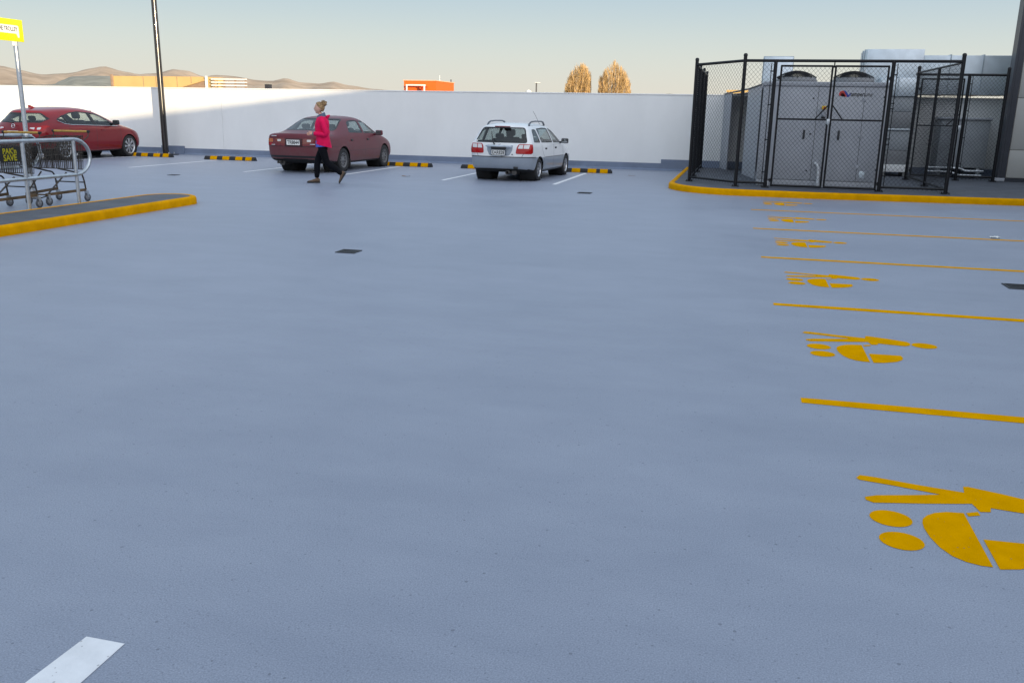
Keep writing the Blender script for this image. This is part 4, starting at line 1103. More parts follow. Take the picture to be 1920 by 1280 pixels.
def build_car(name, label, sp, loc, rz, scale=1.0):
    t = thing(name, label, 'car', loc, rz, None, scale)
    s0 = sp['s0']
    me, ring = cage_mesh(sp['st'], sp['cap_r'], sp['cap_f'], s0)
    cr = []
    for k, val in sp.get('crease', {}).items():
        for i in range(len(ring) - 1):
            for sd in (0, 1): cr.append((ring[i][k][sd], ring[i + 1][k][sd], val))
    for k, val in sp.get('cap_crease', {}).items():
        for sd in (0, 1): cr.append((ring[0][k][sd], ring[0][k + 1][sd], val))
    sh = Shell(subdivide(me, 3, cr))
    mats = sp['mats']           # 0 paint, 1 second tone, 2 black gap/trim, 3 underbody
    T = lambda P: [(p[0] - s0, p[1], *p[2:]) for p in P]
    # underside and wheel arches
    for f in sh.bm.faces:
        if f.normal.z < -.6 and f.calc_center_median().z < .4: f.material_index = 3
    for s_ in (sp['axle_r'], sp['axle_f']):
        yw = s_ - s0; ra = sp['arch']
        C = [(yw + ra * math.cos(2 * math.pi * k / 28), sp['tyre'] + ra * math.sin(2 * math.pi * k / 28)) for k in range(28)]
        C2 = [(yw + (ra + sp.get('lip', .03)) * math.cos(2 * math.pi * k / 28), sp['tyre'] + (ra + sp.get('lip', .03)) * math.sin(2 * math.pi * k / 28)) for k in range(28)]
        for view, sg in (('R', 1), ('L', -1)):
            if sp.get('lip_mat') is not None:
                fs = sh.region(view, C2, lambda c: c.x * sg > .45); sh.paint(fs, sp['lip_mat'])
            fs = sh.region(view, C, lambda c: c.x * sg > .45)
            bmesh.ops.delete(sh.bm, geom=fs, context='FACES')
            # everything below the arch as well
            w_ = MB(); Mx = Matrix.Translation((sg * .40, yw, sp['tyre'])) @ Matrix.Rotation(R(90) * sg, 4, 'Y')
            w_.lathe([(0, 0), (ra + .012, 0), (ra + .012, sp['w2'] - .40 - .045)], 36, 0, Mx)
            w_.build('wheel_well', M['under'], t)
            wheel(t, sg * (sp['track'] / 2), yw, sp['tyre'], sp['tyre_w'], sp['rim'], sp['spokes'], sp['rim_m'], sp.get('cover', False))
    # lower tone
    for (view, P, mi) in sp.get('tone', []):
        for vw in (('R', 'L') if view == 'S' else (view,)):
            fs = sh.region(vw, T(P) if view == 'S' else P); fs = [f for f in fs if f.material_index == 0]; sh.paint(fs, mi)
    # gaps
    for (view, path, wd) in sp.get('gaps', []):
        for vw in (('R', 'L') if view == 'S' else (view,)):
            for Q in ribbon(T(path) if view == 'S' else path, wd): sh.paint(sh.region(vw, Q), 2)
    # panes
    panes = []
    for (view, P, r, rim, kind, mt) in sp['panes']:
        for vw in (('R', 'L') if view == 'S' else (view,)):
            Q = roundpoly(T(P) if view == 'S' else P, r)
            fs = sh.region(vw, Q)
            if rim: sh.paint(fs, 2); fs = sh.region(vw, inset(Q, rim))
            panes.append(sh.take(fs, kind, mt, t, -.004))
    # lamps and trims
    for (view, P, r, nm, mt, off, subs) in sp.get('lamps', []):
        Q = roundpoly(P, r)
        mirrored = [(-a, b) for a, b in [q[:2] for q in Q]]
        for q, flip in ((Q, 0), (mirrored, 1)) if view in 'BF' and all(a > .05 for a, *_ in P) else ((Q, 0),):
            fs = sh.region(view, q)
            o = sh.take(fs, nm, mt, t, off, off + .012, keep=True)
            for (P2, r2, nm2, mt2) in subs:
                Q2 = roundpoly(P2, r2)
                if flip: Q2 = [(-a, b) for a, b in Q2]
                sh.take(sh.region(view, Q2), nm2, mt2, o, off + .004, .01, keep=True)
    # doors become panels of their own
    for (P, r) in sp.get('doors', []):
        for vw in 'RL':
            fs = [f for f in sh.region(vw, roundpoly(T(P), r))]
            sh.take(fs, 'door', mats, t, 0.0, 0.0, None)
    # dark head lining
    lin = [f for f in sh.bm.faces if f.calc_center_median().z > sp['belt'] - .05 and sp['cab'][0] - s0 < f.calc_center_median().y < sp['cab'][1] - s0]
    sh.take(lin, 'head_lining', M['interior'], t, -.022, 0, 0, keep=True)
    sh.finish('body', mats, t)
    interior(t, sp['seat_f'] - s0, sp['seat_r'] - s0, sp['half'], .32, sp['belt'], sp['dash'] - s0)
    return t

def sec(s, b, k1, k2, k3, k4, k5, k6, z7, ds=None):
    pts = [(0, b)] + [k1, k2, k3, k4, k5, k6] + [(0, z7)]
    ds = ds or [0] * 8
    return [(s + ds[i], p[0], p[1]) for i, p in enumerate(pts)]

# ---------------- white hatchback
white = car_paint('white_car_paint', (.72, .73, .74), .3, .8)
silver = car_paint('silver_lower_paint', (.26, .30, .355), .35, .6, .25)
W_ = dict(s0=2.07, tyre=.295, arch=.345, axle_r=.80, axle_f=3.335, track=1.47, tyre_w=.185, rim=.185, spokes=7, rim_m=M['alloy'], w2=.84, lip_mat=None,
  mats=[white, silver, M['trim'], M['under']], belt=.93, cab=(.45, 3.0), seat_f=2.28, seat_r=1.45, half=.66, dash=2.85)
W_['st'] = [
 sec(.06, .26, (.60, .27), (.80, .33), (.835, .60), (.815, .93), (.615, 1.375), (.44, 1.43), 1.445, [.10, .10, .05, .02, .06, .30, .32, .33]),
 sec(.35, .22, (.68, .22), (.83, .27), (.850, .60), (.828, .945), (.625, 1.395), (.45, 1.455), 1.47, [0, 0, 0, 0, 0, .20, .20, .20]),
 sec(.80, .20, (.70, .20), (.835, .24), (.852, .58), (.832, .94), (.63, 1.41), (.46, 1.475), 1.492),
 sec(1.35, .19, (.70, .19), (.835, .22), (.852, .56), (.832, .93), (.635, 1.415), (.46, 1.48), 1.50),
 sec(1.95, .19, (.70, .19), (.835, .22), (.852, .56), (.830, .92), (.63, 1.40), (.46, 1.465), 1.485),
 sec(2.38, .19, (.70, .19), (.835, .22), (.852, .56), (.828, .91), (.64, 1.31), (.50, 1.405), 1.425),
 sec(2.75, .19, (.70, .19), (.835, .22), (.850, .56), (.824, .905), (.70, 1.12), (.56, 1.195), 1.215),
 sec(3.08, .19, (.70, .19), (.835, .22), (.850, .56), (.815, .89), (.76, .945), (.60, .965), .985),
 sec(3.33, .20, (.70, .20), (.835, .24), (.848, .56), (.80, .85), (.74, .895), (.50, .92), .93),
 sec(3.72, .22, (.68, .22), (.815, .27), (.83, .56), (.775, .77), (.68, .82), (.45, .845), .855),
 sec(4.00, .26, (.60, .24), (.74, .30), (.77, .54), (.71, .69), (.60, .73), (.40, .755), .765),
]
W_['cap_r'] = [(-.02, .34), (-.045, .60), (.01, .93), (.27, 1.375)]
W_['cap_f'] = [(4.12, .32), (4.18, .52), (4.14, .66), (4.08, .71)]
W_['crease'] = {4: .35, 5: .25}
W_['cap_crease'] = {3: .3, 4: .3}
W_['tone'] = [('B', [(-1, .1), (1, .1), (1, .625), (-1, .625)], 1), ('S', [(-.3, .1), (4.5, .1), (4.5, .60), (1.2, .60), (.42, .625), (-.3, .625)], 1), ('F', [(-1, .1), (1, .1), (1, .55), (-1, .55)], 1)]
W_['gaps'] = [('B', [(-.82, .63), (.82, .63)], .022), ('S', [(1.30, .30), (1.18, .62), (1.02, .80), (.99, .93)], .011), ('S', [(2.06, .24), (2.06, .92)], .011), ('S', [(2.98, .24), (3.0, .88)], .011), ('S', [(.1, .628), (.46, .622)], .018), ('S', [(1.25, .602), (2.98, .592)], .014), ('B', [(.585, .64), (.64, .74), (.645, .80)], .010), ('B', [(-.585, .64), (-.64, .74), (-.645, .80)], .010), ('S', [(1.2, .27), (2.98, .27)], .02)]
W_['panes'] = [
 ('B', [(-.705, .985), (.705, .985), (.565, 1.375), (-.565, 1.375)], .08, .030, 'rear_window', M['glass']),
 ('S', [(.40, 1.0), (.92, .985), (.87, 1.33), (.60, 1.325)], .06, .026, 'side_window', M['glass']),
 ('S', [(1.00, .985), (2.01, .965), (1.93, 1.35), (1.55, 1.365), (.97, 1.345)], .05, .028, 'side_window', M['glass']),
 ('S', [(2.09, .963), (2.86, .955), (2.72, 1.06), (2.44, 1.245), (2.20, 1.325), (2.02, 1.348)], .035, .026, 'side_window', M['glass']),
 ('F', [(-.66, .995), (.66, .995), (.54, 1.38), (-.54, 1.38)], .05, .02, 'windscreen', M['glass'])]
W_['lamps'] = [
 ('B', [(.425, .715), (.825, .715), (.825, .955), (.49, .96), (.45, .88)], .05, 'tail_light', M['lens_red'], .010, [([(.475, .845), (.60, .845), (.61, .94), (.51, .94)], .012, 'reversing_lens', M['lens_clear']), ([(.62, .848), (.75, .848), (.765, .94), (.63, .94)], .012, 'indicator_lens', M['lens_clear'])]),
 ('B', [(-.345, .925), (.345, .925), (.335, .80), (.27, .675), (.22, .66), (-.22, .66), (-.27, .675), (-.335, .80)], .02, 'number_plate_panel', silver, .006, []),
 ('F', [(.38, .60), (.72, .62), (.74, .74), (.40, .72)], .03, 'headlight', M['lens_clear'], .008, []),
 ('F', [(-.3, .60), (.3, .60), (.3, .68), (-.3, .68)], .02, 'grille', M['trim'], .004, []),
]
W_['doors'] = [([(1.20, .30), (2.05, .28), (2.05, .95), (1.0, .955), (1.03, .80), (1.17, .63)], .01), ([(2.07, .28), (2.975, .28), (2.99, .93), (2.07, .945)], .01)]
wc = build_car('white_hatchback', 'white five door hatchback with silver lower panels and roof rails, parked facing the parapet', W_, (-5.06, 20.80, 0), R(-4.5), .868)
y0 = -W_['s0']
wc.scale.z *= .975
plate(wc, 'EAR828', 0, y0 - .055, .745, 6)
o = MB().rbox((-.20, y0 - .062, .825), (.20, y0 - .02, .885), .012).build('plate_lamp_bar', M['trim'], wc)
MB().rbox((-.345, y0 - .055, .88), (.345, y0 - .012, .925), .014).build('tailgate_strip', mat('bright_silver', (.55, .6, .66), .3, .5), wc)
MB().rbox((-.20, y0 + .225, 1.375), (.20, y0 + .30, 1.405), .008).build('high_brake_light', M['lens_red_dark'], wc)
for sx in (-.56, .56):
    b = MB(); pts = [(sx, .66 + y0, 1.41), (sx, .74 + y0, 1.475), (sx * .99, .88 + y0, 1.515), (sx * .98, 1.25 + y0, 1.53), (sx * .98, 1.75 + y0, 1.525), (sx * .98, 1.92 + y0, 1.50), (sx * .99, 2.0 + y0, 1.42)]
    b.tube(pts, [.026, .024, .019, .018, .018, .022, .026], 8); b.build('roof_rail', mat('rail_grey', (.10, .115, .14), .45, .3) if sx < 0 else bpy.data.materials['rail_grey'], wc)
for sd in (-1, 1):
    mirror(wc, sd, .955, 2.72 + y0, .99, M['trim'])
    for s_ in (1.30, 2.20): MB().rbox((sd * .835 - .02, s_ + y0 - .02, .80), (sd * .835 + .022, s_ + y0 + .10, .845), .012).build('door_handle', M['trim'], wc)
b = MB().tube([(-.13, y0 + .0, .955), (-.16, y0 - .005, 1.0), (-.22, y0 + .085, 1.18), (-.255, y0 + .125, 1.27)], [.016, .014, .009, .006], 6); b.ball((-.13, y0 - .002, .955), .024, seg=8); b.build('rear_wiper', M['trim'], wc)
MB().tube([(.42, 2.05 + y0, 1.44), (.40, 1.75 + y0, 1.66), (.385, 1.55 + y0, 1.79)], .005, 5).build('aerial', M['trim'], wc)
A_ = Matrix.Translation((0, y0 - .002, .965)) @ Matrix.Rotation(R(90), 4, 'X')
MB().lathe([(.026 + .006 * math.cos(k * math.pi / 3), .006 * math.sin(k * math.pi / 3)) for k in range(6)], 20, 0, A_ @ Matrix.Diagonal((1.3, .85, 1, 1)), closed=True).build('badge', M['chrome'], wc)
MB().lathe([(.05, -.16), (.05, .1), (.04, .1), (.04, -.14)], 14, 0, Matrix.Translation((.22, y0 + .12, .235)) @ Matrix.Rotation(R(90), 4, 'X')).tube([(.36, y0 + .16, .235), (.36, y0 + .7, .24)], .07, 10).build('exhaust', mat('exhaust_steel', (.10, .095, .09), .5, .7), wc)
MB().rbox((.40, y0 - .035, .335), (.52, y0 - .01, .395), .008).build('fog_light', M['trim'], wc)
MB().box((-.62, y0 + .5, .215), (.62, y0 + 3.8, .25)).build('chassis', M['under'], wc)
MB().rbox((-.16, y0 - .04, .64), (.07, y0 - .02, .665), .004).build('rear_decal', M['galv'], wc)
MB().lathe([(0, .004), (.02, .004), (.022, 0)], 12, 0, Matrix.Translation((-.60, y0 + .02, 1.03)) @ Matrix.Rotation(R(78), 4, 'X')).build('window_sticker', M['plate_white'], wc)
MB().lathe([(0, .006), (.016, .005), (.018, 0)], 12, 0, Matrix.Translation((.365, y0 - .04, .70)) @ Matrix.Rotation(R(90), 4, 'X')).build('tailgate_lock', M['trim'], wc)

# ---------------- maroon sedan
maroon = car_paint('faded_maroon_paint', (.125, .008, .020), .42, .22, .8)
S_ = dict(s0=2.30, tyre=.305, arch=.355, axle_r=1.08, axle_f=3.70, track=1.48, tyre_w=.185, rim=.19, spokes=10, rim_m=M['steel_rim'], cover=True, w2=.84,
  mats=[maroon, M['trim'], M['trim'], M['under']], belt=.93, cab=(1.05, 3.45), seat_f=2.62, seat_r=1.75, half=.66, dash=3.2)
S_['st'] = [
 sec(.05, .30, (.60, .30), (.78, .37), (.83, .60), (.80, .86), (.72, .955), (.45, .975), .985, [.08, .08, .05, .03, .02, .05, .02, .015]),
 sec(.35, .24, (.68, .24), (.83, .30), (.850, .60), (.825, .88), (.735, .965), (.45, .985), .995),
 sec(.68, .21, (.70, .21), (.838, .26), (.855, .58), (.832, .90), (.735, .975), (.46, 1.0), 1.012),
 sec(1.05, .20, (.70, .20), (.842, .25), (.858, .58), (.838, .91), (.70, 1.12), (.52, 1.14), 1.145, [0, 0, 0, 0, 0, .08, -.03, -.08]),
 sec(1.48, .20, (.70, .20), (.842, .24), (.858, .57), (.838, .91), (.615, 1.315), (.47, 1.365), 1.38, [0, 0, 0, 0, 0, .05, -.03, -.06]),
 sec(1.95, .19, (.70, .19), (.842, .23), (.858, .56), (.836, .905), (.60, 1.345), (.44, 1.40), 1.415),
 sec(2.45, .19, (.70, .19), (.842, .23), (.858, .56), (.834, .90), (.60, 1.335), (.44, 1.39), 1.405),
 sec(2.80, .19, (.70, .19), (.842, .23), (.858, .56), (.832, .89), (.63, 1.24), (.48, 1.32), 1.335),
 sec(3.15, .19, (.70, .19), (.842, .23), (.855, .56), (.828, .88), (.70, 1.05), (.56, 1.11), 1.125),
 sec(3.48, .19, (.70, .19), (.842, .23), (.855, .56), (.815, .86), (.76, .905), (.60, .925), .94),
 sec(3.75, .20, (.70, .20), (.84, .25), (.850, .56), (.80, .82), (.73, .86), (.50, .885), .895),
 sec(4.15, .22, (.68, .22), (.81, .28), (.825, .55), (.765, .735), (.68, .78), (.45, .80), .81),
 sec(4.45, .27, (.60, .25), (.72, .32), (.75, .52), (.69, .64), (.58, .68), (.38, .70), .71),
]
S_['cap_r'] = [(.0, .36), (-.035, .60), (-.01, .86), (.0, .955)]
S_['cap_f'] = [(4.58, .32), (4.63, .50), (4.60, .61), (4.53, .66)]
S_['crease'] = {4: .2, 5: .25}
S_['cap_crease'] = {3: .1, 4: .35}
S_['gaps'] = [('B', [(-.80, .655), (.80, .655)], .012), ('B', [(-.76, .405), (.76, .405)], .05), ('S', [(1.44, .32), (1.40, .62), (1.27, .80), (1.24, .93)], .010), ('S', [(2.38, .25), (2.38, .92)], .010), ('S', [(3.30, .26), (3.36, .86)], .010), ('S', [(.12, .657), (.73, .655)], .010), ('S', [(.7, .535), (3.35, .53)], .010), ('T', [(-.69, -2.2), (-.66, -1.66)], .008), ('T', [(.69, -2.2), (.66, -1.66)], .008), ('S', [(.2, .90), (.66, .93)], .006)]
S_['panes'] = [
 ('B', [(-.70, 1.035), (.70, 1.035), (.555, 1.335), (-.555, 1.335)], .07, .024, 'rear_window', M['glass']),
 ('S', [(1.50, .985), (2.34, .96), (2.30, 1.285), (1.98, 1.295), (1.74, 1.28), (1.62, 1.235)], .04, .016, 'side_window', M['glass']),
 ('S', [(2.42, .958), (3.27, .935), (3.12, 1.02), (2.84, 1.19), (2.66, 1.265), (2.38, 1.285)], .03, .016, 'side_window', M['glass']),
 ('F', [(-.66, .965), (.66, .965), (.53, 1.30), (-.53, 1.30)], .05, .02, 'windscreen', M['glass'])]
S_['lamps'] = [
 ('B', [(.235, .665), (.79, .665), (.80, .85), (.235, .85)], .025, 'tail_light', M['lens_red_dark'], .006, [([(.60, .755), (.785, .755), (.79, .84), (.60, .84)], .012, 'indicator_lens', M['lens_amber']), ([(.63, .675), (.785, .675), (.785, .745), (.63, .745)], .012, 'brake_lens', M['lens_red']), ([(.36, .775), (.46, .775), (.46, .825), (.36, .825)], .01, 'reversing_lens', M['lens_clear'])]),
 ('F', [(.36, .52), (.68, .54), (.70, .65), (.38, .63)], .03, 'headlight', M['lens_clear'], .008, []),
]
S_['doors'] = [([(1.44, .30), (2.37, .27), (2.37, .935), (1.25, .95), (1.28, .80), (1.41, .63)], .01), ([(2.39, .27), (3.30, .27), (3.355, .88), (2.39, .93)], .01)]
sc_ = build_car('maroon_sedan', 'faded maroon four door sedan with dirty lower panels, parked facing the parapet', S_, (-10.16, 21.25, 0), R(-1.0), .94)
y0 = -S_['s0']
MB().rbox((-.235, y0 - .012, .665), (.235, y0 + .03, .852), .01).build('number_plate_panel', mat('plate_recess', (.05, .012, .016), .6), sc_)
plate(sc_, 'TR8844', 0, y0 - .014, .755, 2, frame=False)
for sd in (-1, 1):
    mirror(sc_, sd, .955, 3.06 + y0, .955, maroon)
    for s_ in (1.52, 2.52): MB().rbox((sd * .842 - .02, s_ + y0 - .02, .775), (sd * .842 + .016, s_ + y0 + .11, .82), .012).build('door_handle', M['trim'], sc_)
MB().box((-.62, y0 + .6, .225), (.62, y0 + 4.1, .26)).build('chassis', M['under'], sc_)
MB().lathe([(.03, -.1), (.03, .1), (.024, .1), (.024, -.1)], 12, 0, Matrix.Translation((-.45, y0 + .1, .26)) @ Matrix.Rotation(R(90), 4, 'X')).tube([(-.45, y0 + .2, .26), (-.45, y0 + .65, .27)], .085, 10).build('exhaust', bpy.data.materials['exhaust_steel'], sc_)
text_mb('2.0 Si', .045, Matrix.Translation((-.47, y0 - .01, .885)) @ Matrix(((1, 0, 0, 0), (0, 0, -1, 0), (0, 1, 0, 0), (0, 0, 0, 1))), .001).build('badge', M['chrome'], sc_) if False else None
MB().rbox((-.60, y0 - .004, .895), (-.46, y0 + .02, .912), .003).build('badge', M['chrome'], sc_)
MB().rbox((-.60, y0 - .022, .685), (-.50, y0 + .0, .70), .003).build('badge', M['chrome'], sc_)
MB().rbox((.46, y0 - .022, .71), (.60, y0 + .0, .728), .003).build('badge', M['chrome'], sc_)
for sx in (-.74, .74):
    MB().rbox((sx - .10, y0 + 1.45, .10), (sx + .10, y0 + 1.462, .32), .004).build('mud_flap', M['black_rubber'], sc_)
MB().rbox((-.35, 1.05 + y0, .99), (.15, 1.25 + y0, 1.03), .01).build('parcel', M['plate_white'], sc_)

# ---------------- red hatchback
redp = car_paint('deep_red_metallic', (.21, .003, .008), .30, .5, 0, .3)
H_ = dict(s0=2.20, tyre=.318, arch=.36, axle_r=.86, axle_f=3.55, track=1.555, tyre_w=.21, rim=.228, spokes=8, rim_m=M['alloy'], w2=.89,
  mats=[redp, M['trim'], M['trim'], M['under']], belt=.98, cab=(.75, 3.25), seat_f=2.40, seat_r=1.50, half=.70, dash=3.0)
H_['st'] = [
 sec(.06, .27, (.62, .28), (.82, .36), (.875, .62), (.80, .93), (.60, 1.27), (.42, 1.335), 1.35, [.12, .12, .08, .03, .12, .40, .30, .24]),
 sec(.45, .21, (.70, .21), (.85, .28), (.905, .62), (.868, .93), (.62, 1.31), (.44, 1.385), 1.40, [0, 0, 0, 0, 0, .28, .16, .1]),
 sec(.88, .19, (.72, .19), (.87, .25), (.915, .60), (.885, .93), (.63, 1.345), (.45, 1.42), 1.435, [0, 0, 0, 0, 0, .14, .08, .05]),
 sec(1.45, .18, (.72, .18), (.87, .21), (.895, .52), (.880, .92), (.635, 1.375), (.46, 1.445), 1.46),
 sec(2.00, .18, (.72, .18), (.87, .21), (.890, .50), (.878, .90), (.63, 1.37), (.46, 1.435), 1.455),
 sec(2.40, .18, (.72, .18), (.87, .21), (.892, .50), (.876, .885), (.645, 1.30), (.50, 1.38), 1.40),
 sec(2.82, .18, (.72, .18), (.87, .21), (.896, .52), (.874, .875), (.70, 1.14), (.57, 1.21), 1.23),
 sec(3.22, .18, (.72, .18), (.875, .22), (.905, .56), (.865, .88), (.77, .965), (.63, .995), 1.01),
 sec(3.55, .19, (.72, .19), (.88, .25), (.915, .58), (.855, .855), (.75, .915), (.52, .925), .935),
 sec(3.95, .20, (.70, .20), (.86, .28), (.89, .55), (.80, .765), (.69, .83), (.46, .845), .85),
 sec(4.28, .24, (.60, .22), (.73, .30), (.77, .50), (.69, .65), (.58, .71), (.38, .73), .735),
]
H_['cap_r'] = [(.0, .36), (-.05, .62), (.03, .95), (.32, 1.27)]
H_['cap_f'] = [(4.42, .28), (4.47, .46), (4.42, .60), (4.36, .68)]
H_['crease'] = {4: .45, 5: .15}
H_['cap_crease'] = {3: .35}
H_['gaps'] = [('S', [(1.36, .32), (1.30, .62), (1.12, .82), (1.08, .94)], .010), ('S', [(2.14, .26), (2.16, .92)], .010), ('S', [(3.14, .26), (3.20, .87)], .010), ('B', [(-.82, .60), (-.4, .56), (.4, .56), (.82, .60)], .012), ('T', [(.72, 1.1), (.66, 1.9)], .01), ('T', [(-.72, 1.1), (-.66, 1.9)], .01)]
H_['tone'] = [('B', [(-.7, .1), (.7, .1), (.6, .42), (-.6, .42)], 2), ('S', [(1.2, .1), (3.2, .1), (3.2, .235), (1.2, .235)], 2), ('S', [(2.04, .95), (2.24, .95), (2.18, 1.305), (2.02, 1.31)], 2), ('S', [(1.0, 1.0), (1.16, .975), (1.06, 1.23), (.98, 1.215)], 2)]
H_['panes'] = [
 ('B', [(-.66, 1.02), (.66, 1.02), (.74, 1.12), (.52, 1.285), (-.52, 1.285), (-.74, 1.12)], .05, .03, 'rear_window', M['dark_glass']),
 ('S', [(.72, 1.10), (.95, 1.015), (1.12, .985), (1.01, 1.21), (.86, 1.165)], .03, .018, 'side_window', M['glass']),
 ('S', [(1.035, 1.215), (1.15, .98), (2.10, .955), (2.06, 1.305), (1.70, 1.335), (1.35, 1.30)], .03, .018, 'side_window', M['glass']),
 ('S', [(2.20, .953), (3.08, .93), (2.98, 1.0), (2.66, 1.175), (2.40, 1.275), (2.14, 1.30)], .03, .020, 'side_window', M['glass']),
 ('F', [(-.70, 1.02), (.70, 1.02), (.55, 1.36), (-.55, 1.36)], .05, .02, 'windscreen', M['glass'])]
H_['lamps'] = [
 ('B', [(.40, .855), (.62, .79), (.80, .80), (.845, .93), (.80, .955), (.60, .915), (.42, .90)], .02, 'tail_light', M['lens_red'], .008, [([(.42, .868), (.56, .84), (.56, .895), (.44, .892)], .012, 'reversing_lens', M['lens_clear']), ([(.63, .84), (.72, .84), (.73, .90), (.63, .895)], .02, 'lamp_reflector', M['lens_clear'])]),
 ('F', [(.36, .56), (.70, .60), (.74, .69), (.38, .64)], .03, 'headlight', M['lens_clear'], .008, []),
 ('F', [(-.36, .34), (.36, .34), (.44, .58), (-.44, .58)], .03, 'grille', M['trim'], .004, []),
]
H_['doors'] = [([(1.36, .28), (2.13, .27), (2.15, .945), (1.09, .965), (1.13, .82), (1.31, .63)], .01), ([(2.15, .27), (3.14, .27), (3.19, .90), (2.17, .94)], .01)]
hc = build_car('red_hatchback', 'glossy red hatchback with ten spoke alloy wheels behind the trolleys, parked facing the parapet', H_, (-18.58, 21.83, 0), R(-.5), .965)
y0 = -H_['s0']
plate(hc, 'HCP254', 0, y0 - .035, .745, 4, frame=False)
for sd in (-1, 1):
    mirror(hc, sd, 1.0, 2.86 + y0, 1.02, M['trim'])
    for s_ in (1.36, 2.36): MB().rbox((sd * .885 - .02, s_ + y0 - .02, .80), (sd * .885 + .018, s_ + y0 + .16, .83), .012).build('door_handle', redp, hc)
    b = MB(); q = [(.72, 1.085), (.95, 1.0), (1.20, .972), (1.6, .963), (2.1, .945), (2.7, .928), (3.08, .918)]
    b.tube([(sd * (.862 if s_ > 1.1 else .84 if s_ > .9 else .815), s_ + y0, z) for s_, z in q], .009, 6); b.build('window_trim', M['chrome'], hc)
b = MB(); b.prism([(-.13, 0), (.10, 0), (-.10, .075), (-.13, .075)], -.02, .02, 0, Matrix(((0, 0, 1, 0), (1, 0, 0, y0 + .75), (0, 1, 0, 1.41), (0, 0, 0, 1)))); b.build('aerial_fin', redp, hc)
A_ = Matrix.Translation((0, y0 - .005, .935)) @ Matrix.Rotation(R(84), 4, 'X')
b = MB().lathe([(.055 + .007 * math.cos(k * math.pi / 3), .007 * math.sin(k * math.pi / 3)) for k in range(6)], 24, 0, A_, closed=True)
b.tube([A_ @ Vector(p) for p in ((-.05, .02, .004), (-.02, .012, .006), (0, -.016, .006), (.02, .012, .006), (.05, .02, .004))], .007, 6); b.build('badge', M['chrome'], hc)
MB().rbox((.46, y0 - .03, .70), (.60, y0 - .005, .722), .004).build('badge', M['chrome'], hc)
b = MB().tube([(-.02, y0 + .04, 1.015), (-.2, y0 + .06, 1.03), (-.42, y0 + .10, 1.06)], [.018, .013, .008], 6); b.build('rear_wiper', M['trim'], hc)
MB().box((-.64, y0 + .6, .205), (.64, y0 + 3.9, .25)).build('chassis', M['under'], hc)
# ------------------------------------------------------------------ walking woman
# local frame: +X is the way she walks, +Y her left (towards the camera), Z up
def skin_object(name, V, E, radii, mt, parent, sub=2, extra=None):
    me = bpy.data.meshes.new(name); me.from_pydata(V, E, []); me.update()
    ob = bpy.data.objects.new(name, me); COL.objects.link(ob)
    sk = ob.modifiers.new('skin', 'SKIN'); sk.use_smooth_shade = True
    for i, r in enumerate(radii):
        me.skin_vertices[0].data[i].radius = r if isinstance(r, tuple) else (r, r)
        me.skin_vertices[0].data[i].use_root = (i == 0)
    ob.modifiers.new('sub', 'SUBSURF').levels = sub
    dg = bpy.context.evaluated_depsgraph_get(); dg.update()
    out = bpy.data.meshes.new_from_object(ob.evaluated_get(dg))
    bpy.data.objects.remove(ob); bpy.data.meshes.remove(me)
    mb = MB().add([v.co for v in out.vertices], [list(p.vertices) for p in out.polygons], 0, True)
    bpy.data.meshes.remove(out)
    if extra: extra(mb)
    return mb.build(name, mt, parent)
def loft(mb, rings, m=0, cap=True):
    n = len(rings[0]); vs = [p for r in rings for p in r]; fs = []
    for i in range(len(rings) - 1):
        for k in range(n): fs.append((i * n + k, i * n + (k + 1) % n, (i + 1) * n + (k + 1) % n, (i + 1) * n + k))
    mb.add(vs, fs, m, True)
    if cap: mb.add(rings[0], [list(range(n))[::-1]], m, True); mb.add(rings[-1], [list(range(n))], m, True)
    return mb
woman = thing('person', 'woman with blond bun, pink jacket and black leggings walking past the maroon car', 'person', (-8.33, 16.80, 0), R(201), None, .955)
skinm = mat('skin', (.60, .345, .265), .5, 0, .06, 20); hairm = mat('dark_blond_hair', (.165, .092, .038), .65, 0, .45, 40, .3, 90, col2=(.30, .19, .085))
pink = mat('pink_jacket', (.68, .003, .078), .7, 0, .12, 9, .12, 18, spec=.2); navy = mat('navy_lining', (.075, .10, .165), .7, 0, .1, 12); shirt = mat('blue_shirt', (.07, .11, .50), .7); blk2 = mat('black_leggings', (.004, .0045, .007), .8, 0, .2, 12, spec=.12)
brown = mat('brown_suede', (.13, .085, .055), .85, 0, .2, 20); sole = mat('dark_sole', (.03, .03, .03), .8)
HIP = {1: (.0, .085, .80), -1: (-.02, -.085, .80)}
KNEE = {1: (-.085, .085, .455), -1: (.125, -.075, .445)}     # near (left) leg trails, far leg leads
ANK = {1: (-.42, .085, .195), -1: (.145, -.07, .095)}
